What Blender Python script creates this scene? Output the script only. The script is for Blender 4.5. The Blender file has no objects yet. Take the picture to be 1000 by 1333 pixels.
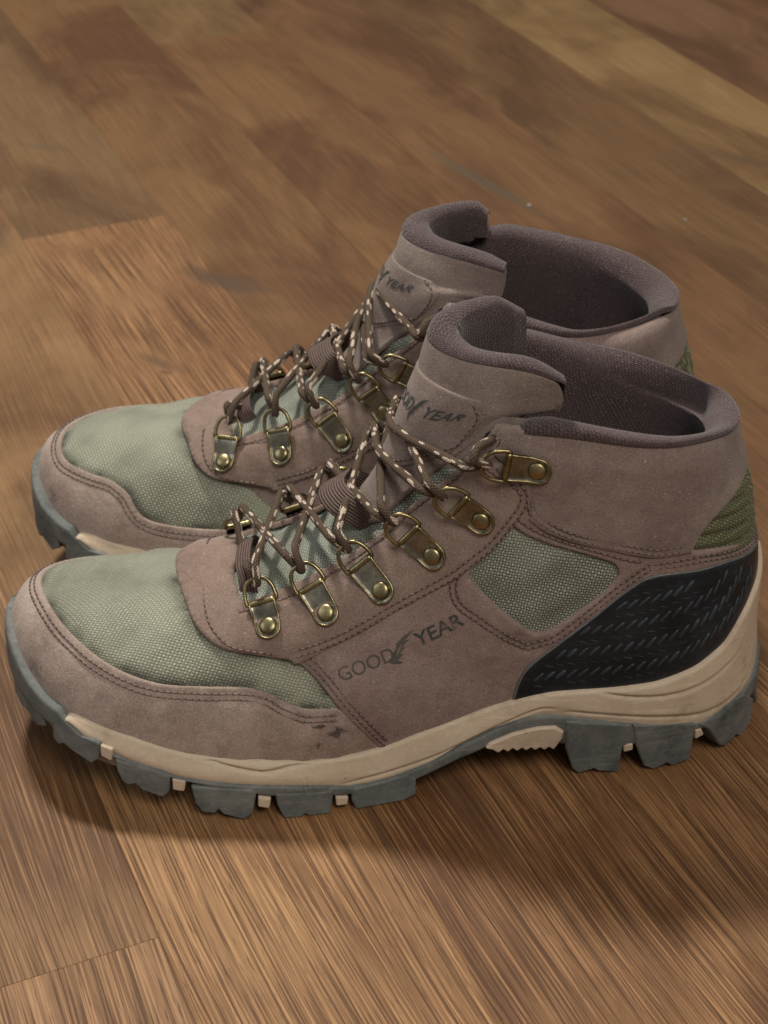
import bpy, bmesh, math, random
import numpy as np
from mathutils import Vector, Matrix
from mathutils.geometry import delaunay_2d_cdt

# ================================================================= camera, light, exposure
scn = bpy.context.scene
COL = scn.collection
cam_d = bpy.data.cameras.new('camera'); cam = bpy.data.objects.new('camera', cam_d); COL.objects.link(cam)
cam.location = (0, 0, .47); cam.rotation_euler = (math.radians(90-34), 0, 0)
cam_d.sensor_fit = 'VERTICAL'; cam_d.sensor_height = 24.0
cam_d.lens = 24.0*2230/1333.0
cam_d.clip_start = .01; cam_d.clip_end = 50
cam_d.dof.use_dof = True; cam_d.dof.focus_distance = .61; cam_d.dof.aperture_fstop = 14
scn.camera = cam

world = bpy.data.worlds.new("World"); scn.world = world; world.use_nodes = True
bg = world.node_tree.nodes['Background']
bg.inputs[0].default_value = (1.0, .93, .84, 1); bg.inputs[1].default_value = .24

def area(name, loc, target, size, power, col):
    d = bpy.data.lights.new(name, 'AREA'); d.shape = 'DISK'; d.size = size; d.energy = power; d.color = col
    o = bpy.data.objects.new(name, d); COL.objects.link(o); o.location = loc
    o.rotation_euler = (Vector(target)-Vector(loc)).to_track_quat('-Z', 'Y').to_euler()
    return o
TGT = (.02, .56, .05)
area('ceiling_lamp', (-.40, 1.38, 1.75), TGT, .20, 38, (1.0, .93, .82))
area('ceiling_lamp_front', (.5, -.75, 2.0), TGT, .9, 27, (1.0, .92, .82))
area('window_glow', (-1.9, .3, 1.3), TGT, 1.0, 7, (.86, .93, 1.0))
scn.view_settings.view_transform = 'Standard'; scn.view_settings.look = 'None'
scn.view_settings.exposure = 0.0; scn.view_settings.gamma = 1
scn.cycles.use_denoising = True
# ---------------------------------------------------------------- body surface (local boot frame: x heel->toe, y lateral, z up)
LOOPS = [  # ten stations from heel back (0) round the outer side to the toe centre (9)
 [(.013,0,.045),(.019,.020,.043),(.042,.033,.038),(.075,.0355,.034),(.110,.036,.028),(.150,.042,.016),(.195,.050,.010),(.245,.047,.012),(.285,.029,.020),(.3045,-.010,.033)],
 [(.012,0,.070),(.018,.020,.068),(.042,.0345,.064),(.075,.037,.058),(.110,.037,.052),(.150,.044,.040),(.195,.0505,.034),(.246,.0465,.035),(.285,.0285,.043),(.3030,-.010,.053)],
 [(.0145,0,.095),(.021,.018,.092),(.042,.032,.088),(.075,.035,.081),(.110,.036,.074),(.150,.0405,.062),(.190,.043,.054),(.238,.038,.0545),(.273,.023,.0600),(.2910,-.010,.0655)],
 [(.0185,0,.115),(.0245,.017,.113),(.044,.030,.109),(.070,.034,.103),(.105,.034,.097),(.140,.035,.087),(.175,.0345,.0755),(.212,.028,.0700),(.239,.014,.0700),(.254,-.009,.0715)],
 [(.0235,0,.130),(.0285,.016,.129),(.045,.029,.127),(.069,.0335,.122),(.100,.033,.117),(.130,.030,.109),(.155,.026,.0985),(.178,.019,.0880),(.195,.009,.0825),(.204,-.006,.0805)],
 [(.027,0,.139),(.032,.015,.140),(.047,.028,.141),(.067,.0325,.141),(.095,.032,.140),(.118,.028,.134),(.136,.023,.1245),(.150,.016,.1145),(.160,.008,.108),(.166,-.003,.105)],
 [(.0285,0,.1425),(.033,.014,.1435),(.048,.026,.1475),(.066,.031,.1515),(.090,.030,.1565),(.109,.027,.159),(.124,.022,.156),(.136,.015,.150),(.143,.008,.149),(.147,-.001,.148)],
]
MED = [[0,0,0,-.001,.002,.003,.003,-.002,-.012,0]]*3 + [   # inner side: y = -y + shift
 [0,0,-.001,-.003,-.002,-.001,0,-.002,-.008,0],[0,-.001,-.003,-.005,-.005,-.004,-.003,-.003,-.004,0],
 [0,-.002,-.006,-.008,-.009,-.008,-.006,-.004,-.002,0],[0,-.001,-.003,-.007,-.011,-.012,-.010,-.006,-.003,0]]
MEDZ = [[0]*10]*2 + [[0,0,0,0,0,0,0,-.003,-.002,0]] + [[0]*10]*2 + [[0,-.0005,-.002,-.003,-.002,0,0,0,0,0],[0,-.002,-.005,-.006,-.004,-.001,0,0,0,0]]

def _spl(P, per, n):
    # cubic spline through rows of P (m,k), uniform knots, sampled at n points
    P = np.asarray(P, float); m = len(P)
    if per:
        A = np.zeros((m, m)); 
        for i in range(m):
            A[i, i] = 4; A[i, (i-1) % m] += 1; A[i, (i+1) % m] += 1
        r = 3*(np.roll(P, -1, 0) - np.roll(P, 1, 0)); D = np.linalg.solve(A, r)
        t = np.arange(n)/n*m
        i = np.floor(t).astype(int) % m; j = (i+1) % m
    else:
        A = np.zeros((m, m)); r = np.zeros_like(P)
        for i in range(1, m-1):
            A[i, i-1:i+2] = (1, 4, 1); r[i] = 3*(P[i+1]-P[i-1])
        A[0, 0] = 2; A[0, 1] = 1; r[0] = 3*(P[1]-P[0])
        A[-1, -1] = 2; A[-1, -2] = 1; r[-1] = 3*(P[-1]-P[-2])
        D = np.linalg.solve(A, r); t = np.linspace(0, m-1, n)
        i = np.minimum(np.floor(t).astype(int), m-2); j = i+1
    f = (t - np.floor(t)) if per else (t - i)
    f = f[:, None]
    return P[i]*(1+2*f)*(1-f)**2 + P[j]*f*f*(3-2*f) + D[i]*f*(1-f)**2 + D[j]*f*f*(f-1)

NU, NV = 360, 97
def build_grid():
    rows = []
    for k, L in enumerate(LOOPS):
        full = list(L) + [(x, -y+MED[k][j], z+MEDZ[k][j]) for j, (x, y, z) in list(enumerate(L))[8:0:-1]]
        rows.append(_spl(full, True, NU))
    rows = np.array(rows)                                # (7,NU,3)
    G = _spl(rows.reshape(len(LOOPS), -1), False, NV).reshape(NV, NU, 3)
    return G.transpose(1, 0, 2)                          # (NU,NV,3)
GRID = build_grid()
def _normals(G):
    du = np.roll(G, -1, 0) - np.roll(G, 1, 0)
    dv = np.gradient(G, axis=1)
    n = np.cross(dv, du); n /= np.linalg.norm(n, axis=2, keepdims=True) + 1e-12
    # outward: away from the axis
    c = G.mean(axis=(0, 1)); 
    return n
GN = _normals(GRID)
if (GN[20, 30]*(0, 1, 0)).sum() < 0: GN = -GN
def surf(u, v, h=0.0):
    """points on the body at (u,v) in [0,1)x[0,1] lifted h along the normal"""
    u = np.asarray(u, float) % 1.0; v = np.clip(np.asarray(v, float), 0, 1)
    a = u*NU; i = np.floor(a).astype(int) % NU; i2 = (i+1) % NU; f = (a-np.floor(a))[..., None]
    b = v*(NV-1); j = np.minimum(np.floor(b).astype(int), NV-2); g = (b-j)[..., None]
    def L(A): return (A[i, j]*(1-f)+A[i2, j]*f)*(1-g) + (A[i, j+1]*(1-f)+A[i2, j+1]*f)*g
    n = L(GN); n = n/np.linalg.norm(n, axis=-1, keepdims=True)
    return L(GRID) + n*np.asarray(h)[..., None] if np.ndim(h) else L(GRID) + n*h
def surf_n(u, v):
    return (surf(u, v, 1.0) - surf(u, v, 0.0))

# ---------------------------------------------------------------- sole wall: plan outline of the sole, pushed out from the upper's lowest loop
BASE = GRID[:, 0].copy()
def _plan_normals(B):
    t = np.roll(B, -1, 0) - np.roll(B, 1, 0)
    n = np.stack([t[:, 1], -t[:, 0]], 1)
    n /= np.linalg.norm(n, axis=1, keepdims=True)
    return -n if n[90, 1] < 0 else n
BN = _plan_normals(BASE)
UU = np.arange(NU)/NU
HEELW = np.exp(-(np.minimum(UU, 1-UU)/.055)**2)
TOEW = np.exp(-((UU-.49)/.05)**2)
HEELS = np.clip((UU-.015)/.04, 0, 1)*np.clip((.24-UU)/.05, 0, 1)
HEELS = HEELS + HEELS[(-np.arange(NU)) % NU]
def wall_off(z):
    return np.interp(z, [0, .02, .045, .08], [.0075, .0062, .0048, .002])
def wall(u, z, extra=0.0):
    u = np.asarray(u, float) % 1.0; z = np.asarray(z, float)
    a = u*NU; i = np.floor(a).astype(int) % NU; i2 = (i+1) % NU; f = (a-np.floor(a))
    def L(A): return A[i]*(1-f[..., None])+A[i2]*f[..., None] if A.ndim == 2 else A[i]*(1-f)+A[i2]*f
    P = L(BASE); n = L(BN); hw = L(HEELW); tw = L(TOEW)
    o = wall_off(z) + extra + hw*.0035*np.clip(1-(z-.03)/.045, 0, 1) - .0055*L(HEELS)*np.clip(1-z/.032, 0, 1) - .0026*tw + tw*np.where(z < .03, -.006*(.03-z)/.03, 0)
    return np.stack([P[..., 0]+n[..., 0]*o, P[..., 1]+n[..., 1]*o, z+0*P[..., 0]], -1)

# ================================================================= materials
class NT:
    def __init__(s, name):
        s.m = bpy.data.materials.new(name); s.m.use_nodes = True; s.t = s.m.node_tree; s.t.nodes.clear()
        s.out = s.t.nodes.new('ShaderNodeOutputMaterial'); s.b = s.t.nodes.new('ShaderNodeBsdfPrincipled')
        s.t.links.new(s.b.outputs[0], s.out.inputs[0])
    def n(s, kind, **kw):
        nd = s.t.nodes.new('ShaderNode'+kind)
        for k, v in kw.items():
            if k.startswith('i_'):
                key = k[2:]; key = int(key) if key.isdigit() else key.replace('_', ' ')
                s.put(nd.inputs[key], v)
            else: setattr(nd, k, v)
        return nd
    def put(s, sock, v):
        if isinstance(v, bpy.types.NodeSocket): s.t.links.new(v, sock)
        elif isinstance(v, bpy.types.Node): s.t.links.new(v.outputs[0], sock)
        else: sock.default_value = v
    def math(s, op, a, b=None, c=None, clamp=False):
        nd = s.t.nodes.new('ShaderNodeMath'); nd.operation = op; nd.use_clamp = clamp
        s.put(nd.inputs[0], a)
        if b is not None: s.put(nd.inputs[1], b)
        if c is not None: s.put(nd.inputs[2], c)
        return nd.outputs[0]
    def coord(s, which='Object'): return s.n('TexCoord').outputs[which]
    def mapping(s, vec, scale=(1, 1, 1), rot=(0, 0, 0), loc=(0, 0, 0)):
        nd = s.n('Mapping', i_Vector=vec); nd.inputs['Scale'].default_value = scale; nd.inputs['Rotation'].default_value = rot
        nd.inputs['Location'].default_value = loc; return nd.outputs[0]
    def noise(s, vec, scale, detail=3, rough=.5, dist=0):
        nd = s.n('TexNoise', i_Vector=vec, i_Scale=scale, i_Detail=detail, i_Roughness=rough, i_Distortion=dist); return nd.outputs['Fac']
    def ramp(s, fac, stops, interp='LINEAR'):
        nd = s.n('ValToRGB', i_Fac=fac); r = nd.color_ramp; r.interpolation = interp
        while len(r.elements) < len(stops): r.elements.new(.5)
        for e, (p, c) in zip(r.elements, stops):
            e.position = p; e.color = (c, c, c, 1) if not hasattr(c, '__len__') else (*c[:3], 1)
        return nd.outputs[0]
    def mix(s, fac, a, b, mode='MIX'):
        nd = s.t.nodes.new('ShaderNodeMix'); nd.data_type = 'RGBA'; nd.blend_type = mode
        s.put(nd.inputs[0], fac)
        for k, v in ((6, a), (7, b)):
            s.put(nd.inputs[k], (*v, 1) if isinstance(v, tuple) and len(v) == 3 else v)
        return nd.outputs[2]
    def bump(s, h, strength, dist, normal=None):
        nd = s.n('Bump', i_Height=h, i_Strength=strength, i_Distance=dist)
        if normal is not None: s.put(nd.inputs['Normal'], normal)
        return nd.outputs[0]
    def done(s, color=None, rough=.8, metal=0., normal=None, **kw):
        if color is not None: s.put(s.b.inputs['Base Color'], (*color, 1) if isinstance(color, tuple) else color)
        s.put(s.b.inputs['Roughness'], rough); s.put(s.b.inputs['Metallic'], metal)
        if normal is not None: s.put(s.b.inputs['Normal'], normal)
        for k, v in kw.items(): s.put(s.b.inputs[k.replace('_', ' ')], v)
        return s.m

def suede(name, col, light, dust=.35, marks=()):
    t = NT(name); P = t.coord()
    big = t.noise(P, 28, 4, .6); mid = t.noise(P, 170, 5, .65); fine = t.noise(P, 1500, 3, .7)
    c = t.mix(t.ramp(big, [(.36, 0), (.66, 1)]), col, light)
    c = t.mix(t.math('MULTIPLY', t.ramp(mid, [(.45, 0), (.85, .7)]), dust), c, tuple(min(1, v*1.5+.02) for v in light))
    c = t.mix(t.ramp(mid, [(.25, .30), (.42, 0)]), c, tuple(v*.78 for v in col))
    c = t.mix(t.ramp(fine, [(.3, .60), (.5, 0)]), c, tuple(v*.6 for v in col))
    c = t.mix(t.ramp(fine, [(.54, 0), (.72, .55)]), c, tuple(v*1.65 for v in light))
    stain = t.noise(P, 42, 5, .7, .6)
    c = t.mix(t.ramp(stain, [(.30, .42), (.44, 0)]), c, tuple(v*.62 for v in col))
    c = t.mix(t.ramp(stain, [(.60, 0), (.74, .40)]), c, tuple(v*1.22 for v in light))
    vo = t.n('TexVoronoi', i_Vector=P, i_Scale=260.0, i_Randomness=1.0)
    sp = t.math('MULTIPLY', t.ramp(vo.outputs['Distance'], [(.06, 1), (.13, 0)]), t.ramp(t.noise(P, 75, 2), [(.5, 0), (.64, .6)]))
    c = t.mix(sp, c, (.46, .42, .38))
    grit = t.noise(P, 3200, 2, .6)
    c = t.mix(t.ramp(grit, [(.60, 0), (.72, .45)]), c, tuple(v*1.9 for v in light))
    if marks:
        sp3 = t.n('SeparateXYZ', i_Vector=P); ay = t.math('ABSOLUTE', sp3.outputs[1]); sn = t.noise(P, 320, 4, .7)
        for (mx, mz, sx_, sz_, k_) in marks:
            a_ = t.math('DIVIDE', t.math('SUBTRACT', sp3.outputs[0], mx), sx_); b_ = t.math('DIVIDE', t.math('SUBTRACT', sp3.outputs[2], mz), sz_)
            r_ = t.math('ADD', t.math('ADD', t.math('MULTIPLY', a_, a_), t.math('MULTIPLY', b_, b_)), t.math('MULTIPLY_ADD', sn, 5.0, -2.4))
            c = t.mix(t.ramp(r_, [(.1, k_), (.9, 0)]), c, (.028, .022, .018))
    nb = t.bump(t.math('ADD', t.math('MULTIPLY', fine, .7), t.math('MULTIPLY', mid, .6)), .6, .0006)
    nb = t.bump(big, .35, .004, nb)
    return t.done(c, .93, normal=nb, Sheen_Weight=.12, Sheen_Roughness=.5, Specular_IOR_Level=.25)

def weave(name, dark, lightc, pitch=1.35, rot=0., grime=(.10, .10, .07)):
    t = NT(name); U = t.mapping(t.coord('UV'), (1/pitch, 1/pitch, 1), (0, 0, rot))
    wob = t.n('TexNoise', i_Vector=U, i_Scale=.25, i_Detail=2)
    U = t.n('VectorMath', operation='ADD', i_0=U, i_1=t.n('VectorMath', operation='SCALE', i_0=wob.outputs['Color'], i_Scale=.9).outputs[0]).outputs[0]
    sx = t.n('SeparateXYZ', i_Vector=U)
    a = t.math('SINE', t.math('MULTIPLY', sx.outputs[0], math.pi)); b = t.math('SINE', t.math('MULTIPLY', sx.outputs[1], math.pi))
    prod = t.math('MULTIPLY', a, b); ab = t.math('ABSOLUTE', prod)
    over = t.ramp(t.math('MULTIPLY_ADD', prod, .5, .5), [(.35, 0), (.65, 1)])
    h = t.math('MULTIPLY', t.math('POWER', ab, .5), t.math('MULTIPLY_ADD', over, .35, .65))
    P = t.coord(); mid = t.noise(P, 60, 4, .6); fine = t.noise(P, 900, 2, .6); big = t.noise(P, 18, 2)
    c = t.mix(t.ramp(h, [(.28, 0), (.78, 1)]), dark, lightc)
    c = t.mix(t.math('MULTIPLY', t.ramp(fine, [(.55, 0), (.75, .5)]), over), c, tuple(min(1, v*1.5) for v in lightc))
    c = t.mix(t.ramp(mid, [(.36, .40), (.52, 0)]), c, grime, 'MIX')
    c = t.mix(t.ramp(big, [(.45, 0), (.7, .35)]), c, tuple(v*1.2 for v in lightc))
    gr = t.n('Attribute', attribute_name='grime').outputs['Fac']
    gn = t.noise(P, 85, 3, .5)
    c = t.mix(t.ramp(t.math('MULTIPLY', gr, t.math('MULTIPLY_ADD', gn, 3.2, -.68)), [(.10, 0), (.85, .85)]), c, (.030, .029, .019))
    nb = t.bump(h, .8, .00045)
    nb = t.bump(mid, .3, .003, nb)
    return t.done(c, .78, normal=nb, Sheen_Weight=.1, Specular_IOR_Level=.35)

def knit(name, dark, lightc, pitch=1.25):
    t = NT(name); U = t.mapping(t.coord('UV'), (1/pitch, .75/pitch, 1), (0, 0, .5)); sx = t.n('SeparateXYZ', i_Vector=U)
    zig = t.math('ADD', sx.outputs[0], t.math('MULTIPLY', t.math('PINGPONG', sx.outputs[1], .5), 1.0))
    a = t.math('ABSOLUTE', t.math('SINE', t.math('MULTIPLY', zig, math.pi)))
    b = t.math('ABSOLUTE', t.math('SINE', t.math('MULTIPLY', sx.outputs[1], math.pi*2)))
    h = t.math('MULTIPLY', t.math('POWER', a, .6), t.math('MULTIPLY_ADD', b, .5, .5))
    P = t.coord(); f = t.noise(P, 1300, 3, .7); m = t.noise(P, 40, 3, .6)
    c = t.mix(t.ramp(h, [(.15, 0), (.75, 1)]), dark, lightc)
    c = t.mix(t.ramp(f, [(.54, 0), (.66, .75)]), c, tuple(v*2.3 for v in lightc))
    c = t.mix(t.ramp(m, [(.4, 0), (.7, .4)]), c, tuple(v*1.35 for v in lightc))
    nb = t.bump(h, .6, .0004); nb = t.bump(f, .4, .0005, nb)
    return t.done(c, .95, normal=nb, Sheen_Weight=.25, Sheen_Roughness=.4, Specular_IOR_Level=.2)

def rubber(name, col, dustc, dust=.5, rough=.7, bumps=.25):
    t = NT(name); P = t.coord(); a = t.noise(P, 65, 5, .62); b = t.noise(P, 600, 3, .6); g = t.noise(P, 14, 2)
    c = t.mix(t.math('MULTIPLY', t.ramp(a, [(.35, 0), (.68, 1)]), dust), col, dustc)
    c = t.mix(t.ramp(b, [(.52, 0), (.75, .35)]), c, tuple(min(1, v*1.25+.01) for v in dustc))
    c = t.mix(t.ramp(g, [(.3, .25), (.5, 0)]), c, tuple(v*.7 for v in col))
    c = t.mix(t.ramp(a, [(.30, .45), (.42, 0)]), c, tuple(v*.62 for v in col))
    vo = t.n('TexVoronoi', i_Vector=P, i_Scale=110.0)
    c = t.mix(t.ramp(vo.outputs['Distance'], [(.04, .55), (.09, 0)]), c, tuple(v*.45 for v in col))
    sc = t.noise(t.mapping(P, (60, 60, 900)), 1.0, 3, .6)
    c = t.mix(t.ramp(sc, [(.60, 0), (.68, .30)]), c, tuple(min(1, v*1.3+.01) for v in dustc))
    c = t.mix(t.ramp(sc, [(.30, .35), (.38, 0)]), c, tuple(v*.6 for v in col))
    nb = t.bump(t.math('ADD', a, t.math('MULTIPLY', b, .35)), bumps, .0016)
    return t.done(c, rough, normal=nb, Specular_IOR_Level=.35)

def plain(name, col, rough=.6, metal=0., nscale=500, nb=.2, dark=.7, **kw):
    t = NT(name); P = t.coord(); f = t.noise(P, nscale, 3, .6)
    c = t.mix(t.ramp(f, [(.35, 1), (.6, 0)]), col, tuple(v*dark for v in col))
    return t.done(c, rough, metal, normal=t.bump(f, nb, .0005), **kw)

def brass(name, c1, c2):
    t = NT(name); P = t.coord(); a = t.noise(P, 140, 3, .6); b = t.noise(P, 900, 3)
    c = t.mix(t.ramp(a, [(.3, 0), (.7, 1)]), c1, c2)
    c = t.mix(t.ramp(b, [(.3, .4), (.5, 0)]), c, tuple(v*.5 for v in c1))
    return t.done(c, t.ramp(a, [(.3, .26), (.7, .42)]), 1.0, normal=t.bump(b, .12, .0003))

def lace_mat(name):
    t = NT(name); uv = t.coord('UV')
    vo = t.n('TexVoronoi', i_Vector=t.mapping(uv, (.15, .52, 1)), i_Scale=1.0, i_Randomness=.8)
    sp = t.ramp(vo.outputs['Distance'], [(.34, 1), (.39, 0)])
    U = t.mapping(uv, (1.1, 1.0, 1)); sx = t.n('SeparateXYZ', i_Vector=U)
    p = t.math('ABSOLUTE', t.math('SINE', t.math('MULTIPLY', t.math('ADD', sx.outputs[0], sx.outputs[1]), 2.2)))
    q = t.math('ABSOLUTE', t.math('SINE', t.math('MULTIPLY', t.math('SUBTRACT', sx.outputs[0], sx.outputs[1]), 2.2)))
    h = t.math('MAXIMUM', p, q)
    c = t.mix(h, (.030, .020, .013), (.085, .058, .040))
    c = t.mix(sp, c, t.mix(h, (.28, .21, .16), (.54, .45, .37)))
    return t.done(c, .8, normal=t.bump(h, .8, .0005), Specular_IOR_Level=.3)

def webbing_mat(name):
    t = NT(name); sx = t.n('SeparateXYZ', i_Vector=t.coord('UV'))
    r = t.math('ABSOLUTE', t.math('SINE', t.math('MULTIPLY', sx.outputs[0], 2.6)))
    f = t.noise(t.coord(), 1200, 2)
    c = t.mix(r, (.045, .028, .024), (.13, .085, .072)); c = t.mix(t.ramp(f, [(.5, 0), (.75, .4)]), c, (.22, .16, .14))
    return t.done(c, .85, normal=t.bump(r, .9, .0006))

def print_mat(name, ink, under, worn):
    t = NT(name); P = t.coord(); a = t.noise(P, 420, 4, .7); b = t.noise(P, 90, 2)
    k = t.ramp(t.math('ADD', t.math('MULTIPLY', a, .75), t.math('MULTIPLY', b, .35)), [(worn, 0), (worn+.10, 1)])
    return t.done(t.mix(k, ink, under), .75, normal=t.bump(a, .3, .0005))

BROWN = (.165, .112, .090); BROWNL = (.215, .158, .132)
M = dict(
 rand=suede('dusty_brown_nubuck', (0.218, 0.158, 0.134), (0.319, 0.258, 0.221), .6, ((.1825, .0390, .0050, .0009, .85), (.1765, .0360, .0045, .0028, .8), (.1835, .0310, .0011, .0028, .85), (.2925, .048, .004, .004, .35), (.170, .018, .004, .004, .5), (.262, .030, .012, .003, .3))),
 quarter=suede('brown_nubuck', (0.181, 0.125, 0.109), (0.252, 0.191, 0.170), .5),
 eyestay=suede('red_brown_nubuck', (.180, .124, .101), (.236, .177, .150), .4),
 collar=suede('grey_brown_nubuck', (0.168, 0.120, 0.105), (0.230, 0.180, 0.159), .4),
 tongue=suede('tongue_nubuck', (0.162, 0.120, 0.106), (0.224, 0.178, 0.156), .3),
 mesh=weave('sage_green_mesh', (.105, .110, .080), (.350, .365, .285), 1.35, .35),
 window=weave('grey_green_mesh', (.055, .062, .052), (.36, .39, .325), 1.08, .2),
 olive=weave('olive_mesh', (.042, .044, .018), (.150, .155, .075), 1.2, .1),
 knit=knit('dark_brown_knit', (.016, .010, .011), (.080, .058, .060)),
 black=rubber('black_rubber', (.006, .009, .013), (.020, .028, .036), .6, .30, .3),
 tread=rubber('worn_black_rubber', (.014, .019, .025), (.055, .070, .082), .5, .5, .15),
 binding=plain('grey_piping', (.12, .125, .125), .5),
 tan=rubber('tan_midsole_foam', (.46, .37, .27), (.56, .47, .37), .5, .62, .12),
 sole=rubber('grey_green_outsole_rubber', (.078, .088, .088), (.185, .192, .178), .8, .72, .16),
 brass=brass('antique_brass', (.185, .155, .085), (.33, .28, .155)), plate=brass('dark_bronze', (.17, .165, .135), (.34, .325, .265)), lace=lace_mat('speckled_brown_cord'), web=webbing_mat('brown_webbing'),
 thread=plain('brown_thread', (.19, .125, .115), .6), hole=plain('needle_hole', (.050, .032, .028), .9),
 dark=plain('dark_lining', (.012, .010, .009), .95),
 ink=print_mat('dark_green_print', (.036, .046, .041), (.158, .118, .102), .615),
 inkworn=print_mat('worn_print', (.075, .072, .064), (.160, .112, .092), .605),
 inkedge=print_mat('emboss_print', (.105, .085, .070), (.175, .128, .106), .58),
)

# ================================================================= geometry helpers
ROOT = None; MIR = 1
def obj(name, V, Fc, mat, parent=None, uv=None, smooth=True, mats=None, midx=None, kind=None):
    """one mesh object; V in boot frame, mirrored when MIR == -1"""
    V = np.array(V, float)
    if MIR == -1 and parent is not None:
        V = V*np.array([1, -1, 1]); Fc = [tuple(reversed(f)) for f in Fc]
        if uv is not None: uv = [tuple(reversed(u)) for u in uv]
    me = bpy.data.meshes.new(name); me.from_pydata(V.tolist(), [], [tuple(int(i) for i in f) for f in Fc])
    if uv is not None:
        L = me.uv_layers.new(name='UVMap'); flat = np.array([c for f in uv for c in f], float)
        L.data.foreach_set('uv', flat.ravel())
    for m in (mats or [mat]): me.materials.append(m)
    if midx is not None: me.polygons.foreach_set('material_index', np.array(midx, np.int32))
    me.polygons.foreach_set('use_smooth', np.full(len(me.polygons), smooth))
    me.update()
    o = bpy.data.objects.new(name, me); COL.objects.link(o)
    if parent is not None: o.parent = parent
    if kind: o['kind'] = kind
    return o

def spline(P, n_per=10, closed=False):
    """Catmull-Rom; a repeated point makes a corner"""
    P = [np.array(p, float) for p in P]
    # split at repeated points
    if closed: P = P+[P[0]]
    out = []; m = len(P)
    for i in range(m-1):
        p1, p2 = P[i], P[i+1]
        if np.allclose(p1, p2): continue
        p0 = P[i-1] if i > 0 else (P[m-2] if closed else 2*p1-p2)
        p3 = P[i+2] if i+2 < m else (P[1] if closed else 2*p2-p1)
        c1 = np.allclose(p0, p1); c2 = np.allclose(p3, p2)
        m1 = (p2-p1)*.9 if c1 else (p2-p0)/2; m2 = (p2-p1)*.9 if c2 else (p3-p1)/2
        L = np.linalg.norm(p2-p1)
        for k, mm in ((0, m1), (1, m2)):
            l = np.linalg.norm(mm)
            if l > 1.3*L: mm *= 1.3*L/l
        for t in np.arange(n_per)/n_per:
            out.append(p1*(2*t**3-3*t*t+1)+m1*(t**3-2*t*t+t)+p2*(3*t*t-2*t**3)+m2*(t**3-t*t))
    if not closed: out.append(P[-1])
    return np.array(out)
def arclen(P): return np.concatenate([[0], np.cumsum(np.linalg.norm(np.diff(P, axis=0), axis=1))])
def resample(P, step, closed=False, keys=None):
    """P by 3D arclength; keys: other array resampled alike"""
    Q = np.vstack([P, P[:1]]) if closed else P
    K = None if keys is None else (np.vstack([keys, keys[:1]]) if closed else keys)
    s = arclen(Q if K is None else K); n = max(2, int(round(s[-1]/step)))
    t = np.linspace(0, s[-1], n+1)
    R = np.stack([np.interp(t, s, Q[:, i]) for i in range(Q.shape[1])], 1)
    return R[:-1] if closed else R

def inside(poly, pts):
    x, y = pts[:, 0], pts[:, 1]; r = np.zeros(len(pts), bool)
    for (x1, y1), (x2, y2) in zip(poly, np.roll(poly, -1, 0)):
        if y1 == y2: continue
        c = (y1 > y) != (y2 > y)
        r ^= c & (x < (x2-x1)*(y-y1)/(y2-y1)+x1)
    return r

SU, SV = .66, .16
def mindist(A, B, chunk=4000):
    out = np.empty(len(A))
    for i in range(0, len(A), chunk):
        d = ((A[i:i+chunk, None]-B[None])**2).sum(-1); out[i:i+chunk] = np.sqrt(d.min(1))
    return out

def metric_uv(uv, P):
    """flattened mm coordinates for weave patterns"""
    w = P[..., 1] + np.tanh((P[..., 1]+.004)/.012)*(.10-P[..., 2])*.85
    return np.stack([P[..., 0]*1000, w*1000], -1)

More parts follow.
